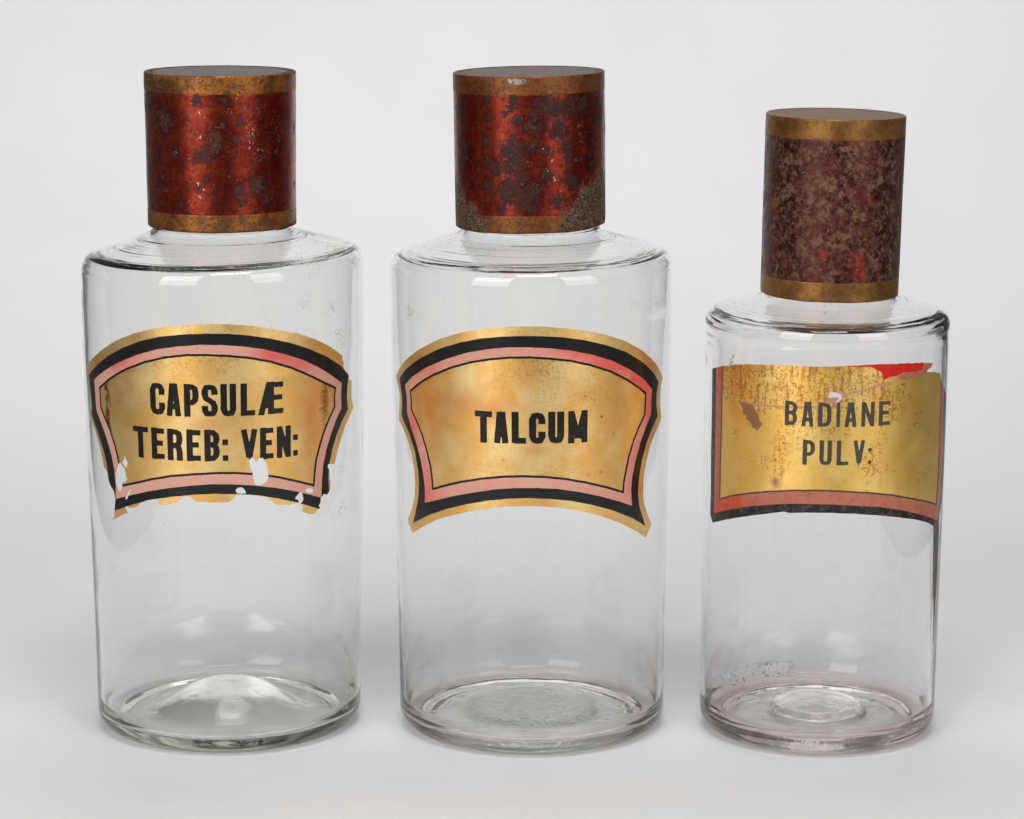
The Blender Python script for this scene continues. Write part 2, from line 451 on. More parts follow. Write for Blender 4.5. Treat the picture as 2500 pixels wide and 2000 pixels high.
LIDS = [
    dict(off=(0.15, 218.9), tilt=0.25, R=31.95, Rb=31.45, H=65.0, up=7.6, low=7.5, seed=5,
         rust=_b1([(320, 590, 120, 1), (250, 660, 60, .7), (820, 740, 80, 1), (720, 920, 75, 1), (850, 850, 65, 1), (1030, 780, 55, .9), (905, 630, 42, 1), (1075, 575, 46, 1),
                   (930, 380, 42, .9), (1080, 1270, 66, 1), (1230, 1220, 105, .85), (1110, 1380, 48, .8), (200, 380, 70, .65), (430, 910, 44, .85), (750, 1150, 42, .8),
                   (710, 1250, 42, .7), (670, 380, 60, .7), (470, 1420, 36, .8), (1320, 1380, 70, .6), (1390, 900, 60, .5), (560, 560, 40, .6), (300, 1180, 50, .55)], 822, 745, 150, 1690),
         scr=_b1([(660, 700, 40, 1), (700, 750, 34, 1), (670, 1200, 30, 1), (700, 1250, 42, 1), (690, 1340, 40, 1.2), (735, 1400, 34, 1.2), (560, 1395, 36, 1), (280, 1290, 46, .9), (1040, 360, 60, .9),
                  (820, 420, 44, .9), (690, 510, 38, .9), (1180, 690, 110, .75), (1400, 640, 120, .85), (1420, 760, 100, .85), (1280, 900, 130, .7), (970, 500, 60, .6), (1250, 480, 60, .6), (980, 1110, 40, .8),
                  (840, 1200, 36, .8), (1280, 1160, 60, .6), (570, 950, 60, .6), (1150, 840, 90, .6)], 822, 745, 150, 1690), dirt_shade=0.75),
    dict(off=(-0.15, 218.9), tilt=-0.85, R=31.95, Rb=31.9, H=65.0, up=7.7, low=7.4, seed=15,
         rust=_b1([(950, 430, 110, 1), (1060, 490, 130, 1), (1080, 680, 90, 1), (1210, 460, 90, .9), (850, 620, 110, .9), (690, 580, 60, .9), (640, 880, 125, 1), (640, 1020, 110, 1),
                   (730, 1130, 80, .9), (470, 1040, 75, .9), (390, 960, 44, .8), (380, 780, 40, .9), (830, 820, 62, .9), (945, 870, 52, 1), (1160, 840, 56, 1), (1180, 930, 56, 1), (1380, 800, 44, .9),
                   (620, 1280, 135, 1), (800, 1270, 110, 1), (740, 1410, 110, .9), (400, 1220, 66, .9), (1200, 1170, 90, .9), (950, 1110, 70, .9), (400, 560, 34, .9), (640, 450, 46, .9), (400, 370, 42, .9),
                   (640, 360, 60, .9), (580, 510, 36, .8), (1250, 1040, 50, .7), (1330, 420, 130, .9), (1480, 500, 150, .7), (150, 900, 150, .75), (120, 500, 90, .6), (1080, 1390, 90, .8), (540, 1190, 40, .8),
                   (1390, 1000, 70, .7), (310, 1000, 40, .6), (530, 1440, 50, .7)], 808, 745, 155, 1690),
         scr=_b1([(1030, 840, 40, .9), (1040, 780, 40, .7), (1010, 970, 36, .9), (970, 1040, 40, .9), (1040, 1150, 36, 1), (1310, 780, 80, .8), (1290, 660, 60, .7), (1320, 900, 70, .8), (1250, 880, 60, .7),
                  (940, 860, 16, .9), (470, 1060, 40, .6), (230, 1180, 30, .8), (1270, 990, 50, .7)], 808, 745, 155, 1690), dirt_shade=0.6,
         grime=_b1([(90, 1350, 150, 1), (110, 1500, 190, 1), (220, 1580, 170, 1), (320, 1680, 130, 1), (150, 1690, 200, 1), (1250, 1560, 170, 1), (1400, 1400, 200, 1), (1500, 1250, 170, 1),
                    (1540, 1450, 240, 1), (1180, 1690, 160, .8), (1420, 1660, 200, 1), (1300, 1640, 160, 1)], 808, 745, 155, 1690), chip=_b1([(625, 184, 34, 1), (670, 190, 48, 1), (715, 192, 50, 1), (760, 190, 44, .9), (800, 182, 26, .8)], 808, 745, 155, 1690)),
    dict(off=(0.5, 190.6), tilt=0.95, R=29.35, Rb=29.15, H=76.0, up=8.6, low=8.3, seed=27,
         rust=[], scr=[], dirt_shade=0.35,
         red=_b1([(1180, 685, 34, 1), (880, 1075, 40, 1), (1130, 1120, 80, .9), (1140, 1210, 50, 1), (1080, 1150, 50, .8), (1050, 640, 30, .6), (950, 415, 26, .7), (1190, 525, 26, .8), (875, 460, 26, .7),
                  (770, 540, 34, .6), (690, 1215, 34, .6), (1220, 1250, 44, .6), (930, 320, 30, .6), (1160, 300, 30, .6), (915, 1155, 24, .6), (1310, 930, 50, .5), (560, 770, 24, .6), (820, 1260, 30, .9), (1100, 1265, 30, .9)], 985, 470, 155, 1405)),
]

def lid_material(k, part):
    """part: 'red', 'gold', 'top'"""
    nt = NT("%s_%s" % ({'red': 'red_lacquered_tin', 'gold': 'gold_lacquered_tin', 'top': 'tarnished_tin'}[part], "abc"[k]))
    v = nt.obj()
    fine = nt.noise(v, 2600.0, 2.0, 0.6)
    mid = nt.noise(v, 700.0, 4.0, 0.65)
    big = nt.noise(v, 130.0, 3.0, 0.6)
    blob = nt.noise(v, 300.0, 5.0, 0.72)
    stre = nt.noise(nt.n("ShaderNodeMapping", None, Vector=v, Scale=(1.0, 1.0, 0.12)).outputs[0], 260.0, 2.0)
    rust = nt.attr("rust"); scr = nt.attr("scratch"); grime = nt.attr("grime"); chip = nt.attr("chip"); red = nt.attr("red"); edge = nt.attr("edge")
    if part == 'red':
        if k < 2:
            base = nt.mix(nt.ramp(big, 0.35, 0.7), (0.25, 0.021, 0.012), (0.36, 0.046, 0.016))
            base = nt.mix(nt.ramp(stre, 0.4, 0.7, 0, 0.45), base, (0.13, 0.012, 0.009))
        else:
            base = nt.mix(nt.ramp(big, 0.4, 0.6), (0.100, 0.016, 0.010), (0.058, 0.012, 0.010))
        metal, rgh = 0.90, (0.29, 0.33, 0.34)[k]
    elif part == 'gold':
        c = [((0.40, 0.145, 0.024), (0.18, 0.072, 0.024)), ((0.27, 0.092, 0.022), (0.20, 0.068, 0.018)), ((0.31, 0.145, 0.030), (0.21, 0.092, 0.024))][k]
        base = nt.mix(nt.ramp(big, 0.4, 0.62), *c)
        metal, rgh = 0.72, 0.46
    else:
        c = [((0.085, 0.062, 0.050), (0.20, 0.165, 0.14)), ((0.080, 0.055, 0.045), (0.19, 0.145, 0.125)), ((0.15, 0.075, 0.042), (0.26, 0.15, 0.09))][k]
        base = nt.mix(nt.ramp(nt.math('ADD', nt.math('MULTIPLY', blob, 0.5), nt.math('MULTIPLY', fine, 0.5)), 0.42, 0.60), *c)
        metal, rgh = 0.45, 0.55
    col = base
    # fine pitting everywhere
    pit = nt.ramp(nt.math('ADD', nt.math('MULTIPLY', mid, 0.7), nt.math('MULTIPLY', fine, 0.3)), 0.505, 0.60)
    pitamt = {0: 0.62, 1: 0.68, 2: 0.35}[k]
    col = nt.mix(nt.math('MULTIPLY', pit, pitamt), col, (0.05, 0.018, 0.014))
    rdark = [(0.042, 0.020, 0.013), (0.026, 0.013, 0.010), (0.12, 0.07, 0.05)][k]
    rlight = [(0.120, 0.066, 0.046), (0.080, 0.045, 0.034), (0.26, 0.16, 0.09)][k]
    grain = nt.ramp(fine, 0.42, 0.62)
    rcol = nt.mix(grain, rdark, rlight)
    rn = nt.math('ADD', rust, nt.math('MULTIPLY', nt.math('SUBTRACT', nt.math('ADD', nt.math('MULTIPLY', blob, 0.6), nt.math('MULTIPLY', mid, 0.4)), 0.5), 5.0))
    halo = nt.ramp(rn, -0.10, 0.66)
    rmask = nt.ramp(rn, 0.50, 0.95)
    if not (k == 2 and part == 'red'):
        col = nt.mix(nt.math('MULTIPLY', halo, 0.80 if part == 'red' else (0.6, 0.3, 0.35)[k]), col, (0.035, 0.012, 0.012))
    if k == 2 and part == 'red':
        cover = nt.ramp(nt.math('ADD', nt.math('MULTIPLY', blob, 0.50), nt.math('ADD', nt.math('MULTIPLY', mid, 0.30), nt.math('MULTIPLY', fine, 0.20))), 0.43, 0.57)
        tan = nt.mix(nt.ramp(nt.math('ADD', nt.math('MULTIPLY', big, 0.4), nt.math('MULTIPLY', blob, 0.6)), 0.46, 0.60), (0.105, 0.050, 0.034), (0.235, 0.130, 0.068))
        tan = nt.mix(nt.math('MULTIPLY', grain, 0.5), tan, (0.10, 0.055, 0.05))
        col = nt.mix(nt.math('MULTIPLY', cover, 0.92), col, tan)
        rmask = cover
        rr = nt.ramp(nt.math('ADD', red, nt.math('MULTIPLY', nt.math('SUBTRACT', nt.math('ADD', nt.math('MULTIPLY', mid, 0.5), nt.math('MULTIPLY', blob, 0.5)), 0.5), 3.6)), 0.65, 0.95)
        col = nt.mix(nt.math('MULTIPLY', rr, 0.75), col, (0.30, 0.030, 0.015))
    else:
        col = nt.mix(nt.math('MULTIPLY', rmask, 0.82), col, rcol)
    gm = nt.ramp(nt.math('ADD', grime, nt.math('MULTIPLY', nt.math('SUBTRACT', blob, 0.5), 2.4)), 0.30, 0.80)
    gcol = nt.mix(nt.ramp(nt.math('ADD', nt.math('MULTIPLY', fine, 0.7), nt.math('MULTIPLY', mid, 0.3)), 0.49, 0.62), (0.055, 0.032, 0.020), (0.36, 0.24, 0.16))
    col = nt.mix(gm, col, gcol)
    # pale scratches and pin-prick losses
    sv = nt.n("ShaderNodeMapping", None, Vector=v, Rotation=(0, 0.6, 0), Scale=(1.0, 1.0, 0.45)).outputs[0]
    s = nt.noise(sv, 1300.0, 3.0, 0.75)
    sthr = nt.math('SUBTRACT', 0.705, nt.math('MULTIPLY', scr, 0.155))
    smask = nt.ramp(nt.math('SUBTRACT', s, sthr), 0.0, 0.025)
    col = nt.mix(nt.math('MULTIPLY', smask, 0.85), col, (0.62, 0.50, 0.38))
    # worn dark edges, plus side shading painted into the gold bands
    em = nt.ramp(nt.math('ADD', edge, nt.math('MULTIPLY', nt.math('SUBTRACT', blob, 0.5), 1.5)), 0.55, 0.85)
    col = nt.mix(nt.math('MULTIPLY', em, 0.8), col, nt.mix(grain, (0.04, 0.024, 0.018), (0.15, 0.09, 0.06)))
    cm = nt.ramp(nt.math('ADD', chip, nt.math('MULTIPLY', nt.math('SUBTRACT', mid, 0.5), 3.6)), 0.62, 0.85)
    col = nt.mix(cm, col, (0.34, 0.34, 0.33))
    rough = nt.math('ADD', rgh, nt.math('MULTIPLY', nt.math('MAXIMUM', rmask, nt.math('MAXIMUM', gm, em)), 0.28), True)
    rough = nt.math('ADD', rough, nt.math('MULTIPLY', nt.math('SUBTRACT', blob, 0.5), 0.25), True)
    met = nt.math('MULTIPLY', metal, nt.math('SUBTRACT', 1.0, nt.math('MULTIPLY', nt.math('MAXIMUM', rmask, nt.math('MAXIMUM', gm, em)), 0.75)))
    met = nt.math('MAXIMUM', met, cm)
    b1 = nt.bump(fine, 0.00003, 0.35)
    b2 = nt.bump(rmask, 0.00008, 0.6, b1)
    b3 = nt.bump(big, 0.0003, 0.3, b2)
    if part == 'top': b3 = nt.bump(mid, 0.00025, 0.7, b3)
    nt.surf(principled(nt, Base_Color=col, Metallic=met, Roughness=rough, Normal=b3, Coat_Weight=0.0 if part == 'top' else 0.08, Coat_Roughness=0.22,
            Specular_IOR_Level=nt.math('SUBTRACT', 0.5, nt.math('MULTIPLY', nt.math('MAXIMUM', rmask, nt.math('MAXIMUM', gm, em)), 0.46))))
    return nt.mat

def ring_mesh(name, prof, M, disp=None):
    """surface of revolution of an open or closed (r,z) profile in mm, front at -Y"""
    P = np.asarray(prof, float)
    th = np.linspace(0, 2 * np.pi, M, endpoint=False)
    TH = np.broadcast_to(th[None], (len(P), M))
    RR = np.broadcast_to(P[:, 0][:, None], TH.shape).copy(); ZZ = np.broadcast_to(P[:, 1][:, None], TH.shape).copy()
    if disp is not None:
        RR, ZZ = disp(TH, RR, ZZ)
    V = np.stack([RR * np.sin(TH), -RR * np.cos(TH), ZZ], -1).reshape(-1, 3) * MM
    n = len(P); idx = np.arange(n * M).reshape(n, M); nx = np.roll(idx, -1, 1)
    F = np.stack([idx[:-1], nx[:-1], nx[1:], idx[1:]], -1).reshape(-1, 4)
    me = mesh_from(name, V, F)
    import bmesh
    bm = bmesh.new(); bm.from_mesh(me)
    bmesh.ops.remove_doubles(bm, verts=bm.verts, dist=2e-6)
    bmesh.ops.recalc_face_normals(bm, faces=bm.faces)
    bm.to_mesh(me); bm.free()
    me.polygons.foreach_set("use_smooth", np.ones(len(me.polygons), dtype=bool))
    return me

def blob_field(t, rad, z, H, blobs, sharp=1.0):
    f = np.zeros(len(t))
    for (u, hz, r, st) in blobs:
        du = (t - u + 180) % 360 - 180
        d = np.hypot(du / 57.3 * rad, z - hz * H) / 1.15
        f = np.maximum(f, st * np.clip(1.35 - d / r, 0, 1) ** sharp)
    return f

def lid_attrs(me, L):
    co = np.empty(len(me.vertices) * 3, dtype=np.float32); me.vertices.foreach_get("co", co)
    co = co.reshape(-1, 3).astype(float) * 1000
    t = np.degrees(np.arctan2(co[:, 0], -co[:, 1])); rad = np.hypot(co[:, 0], co[:, 1]); z = co[:, 2]; H = L['H']
    rs = random.Random(L['seed'])
    back = [(rs.uniform(80, 280), rs.uniform(0.1, 0.9), rs.uniform(1.5, 5), rs.uniform(.6, 1)) for _ in range(40)]
    attr(me, "rust", blob_field(t, 31.5, z, H, L['rust'] + (back if L['rust'] else [])) * (z < H - L['up'] + .5) * (z > L['low'] - .5) * (rad > 20))
    attr(me, "scratch", np.maximum(blob_field(t, 31.5, z, H, L['scr'], 1.5), 0.12) * (rad > 28))
    attr(me, "grime", blob_field(t, 31.5, z, H, L.get('grime', [])) * (rad > 28))
    attr(me, "chip", blob_field(t, 31.5, z, H, L.get('chip', [])) * (rad > 31) * (z < H - 0.9) * (z > H - 3.2))
    attr(me, "red", blob_field(t, 31.5, z, H, L.get('red', [])))
    e = np.maximum(np.clip(1 - z / 3.4, 0, 1), 0.75 * np.clip(1 - (H - z) / 1.6, 0, 1)) * L['dirt_shade'] * 1.25
    side = 0.35 * np.clip((np.abs(t) - 55) / 25, 0, 1) * L['dirt_shade'] * ((z < L['low'] * 1.3) | (z > H - L['up']))  # bands painted darker towards both sides, as round metal shades off
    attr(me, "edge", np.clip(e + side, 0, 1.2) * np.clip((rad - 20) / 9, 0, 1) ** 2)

def build_lid(k, jar):
    L = LIDS[k]; H, Rt, Rb = L['H'], L['R'], L['Rb']
    def disp(TH, RR, ZZ):
        w = 0.16 * cyl_noise(TH, ZZ, L['seed'], 6, 0.05, 2) + 0.05 * cyl_noise(TH, ZZ, L['seed'] + 3, 40, 0.25, 2)
        RR = RR + w * (RR > 10)
        if k == 1:  # knocked corner at lower right
            t = np.degrees(TH); d = np.exp(-(((t - 75 + 180) % 360 - 180) / 22) ** 2) * np.exp(-np.clip(ZZ, 0, None) / 3.0)
            RR = RR - 0.5 * d; ZZ = ZZ + 0.5 * d
        low = np.clip(1 - ZZ / 2, 0, 1)
        ZZ = ZZ + 0.18 * low * cyl_noise(TH, ZZ * 0, L['seed'] + 8, 26, 1, 2)
        return RR, ZZ
    def Rz(z): return Rb + (Rt - Rb) * z / H
    e = 0.7
    zs = np.linspace(L['low'], H - L['up'], 110)
    body = [(Rz(0) - 1.0, 0.4), (Rz(0) - 0.55, 0.15)] + [(Rz(0) - 0.2, 1.0)] + [(Rz(z) - 0.12, z) for z in (2.0, 4.0, L['low'] - 0.3)] + [(Rz(z), z) for z in zs] + \
           [(Rz(z) - 0.12, z) for z in (H - L['up'] + 0.3, H - 3.0, H - 1.2)] + [(Rz(H) - 0.9, H - 0.35), (Rz(H) - 1.6, H - 0.5), (0.0, H - 0.5)] + \
           [(0.0, H - 1.1), (Rz(H) - 1.0, H - 1.1)] + [(Rz(z) - 1.0, z) for z in (H - 4, H * 0.5, 4.0)] + [(Rz(0) - 1.0, 0.4)]
    me = ring_mesh("lid", body, 256, disp)
    lid_attrs(me, L)
    me.materials.append(lid_material(k, 'red')); me.materials.append(lid_material(k, 'top'))
    for p in me.polygons:   # bare dark tin inside the lid
        c = p.center * 1000
        if math.hypot(c.x, c.y) < Rz(c.z) - 0.55 and c.z < H - 0.8:
            p.material_index = 1
    lid = new_obj("lid", me, None, jar)
    lid.location = (L['off'][0] * MM + JARS[k]['shear'] * 0.19, 0, L['off'][1] * MM)
    lid.rotation_euler = (0, R(L['tilt']), 0)
    lid["label"] = ["red lacquered tin lid with a bright streak and dark rust spots",
                    "red lacquered tin lid blotched with dark rust, grimy lower corners",
                    "taller tin lid, its dark red lacquer mottled over with brown"][k]
    gold = lid_material(k, 'gold')
    bands = []
    zz = list(np.linspace(H - L['up'], H - e, 22))
    a = [R(x) for x in (0, 18, 36, 54, 72, 90)]
    up = [(Rz(zz[0]) + 0.0, zz[0] + 0.05)] + [(Rz(z) + 0.05, z) for z in zz[1:]] + [(Rz(H) + 0.05 - e + e * math.cos(x), H - e + e * math.sin(x)) for x in a[1:]] + \
         [(Rz(H) - 1.15, H - 0.02), (Rz(H) - 1.25, H - 0.25)]
    zz = list(np.linspace(e, L['low'], 22))
    low = [(Rz(0) - 0.62, 0.25), (Rz(0) - 0.5, 0.03)] + [(Rz(0) + 0.05 - e + e * math.cos(-x), e - e * math.sin(x)) for x in a[4:0:-1]] + [(Rz(z) + 0.05, z) for z in zz[:-1]] + [(Rz(zz[-1]), zz[-1] - 0.05)]
    for prof, nm in ((up, "upper"), (low, "lower")):
        me = ring_mesh("gold_band", prof, 256, disp)
        lid_attrs(me, L)
        bands.append(new_obj("gold_band", me, gold, lid))
    rt = Rz(H) - 1.22
    if k == 2:
        prof = [(rt, H - 0.05), (rt - 0.6, H + 0.02), (rt - 1.4, H - 0.25), (rt - 2.0, H - 0.42), (rt - 3.2, H - 0.40), (rt * 0.6, H - 0.30), (0, H - 0.25)]
    else:
        prof = [(rt, H - 0.05), (rt - 0.5, H - 0.12), (rt - 1.2, H - 0.17), (rt - 3.0, H - 0.15), (rt * 0.6, H - 0.14), (rt * 0.25, H - 0.14), (0.8, H - 0.14), (0, H - 0.14)]
    P = smooth_curve(prof, 8)
    def dtop(TH, RR, ZZ):
        RR2, _ = disp(TH, RR, ZZ)
        RR2 = np.where(RR > rt - 0.4, RR2, RR)
        x = RR * np.sin(TH); y = RR * np.cos(TH)
        return RR2, ZZ + 0.18 * fbm(x / 9 + 3.3, y / 9 + 1.7, L['seed'] + 77, 3) * np.clip((rt - RR) / 3, 0, 1)
    me = ring_mesh("lid_top", P, 192, dtop)
    lid_attrs(me, L)
    new_obj("lid_top", me, lid_material(k, 'top'), lid)
    return lid

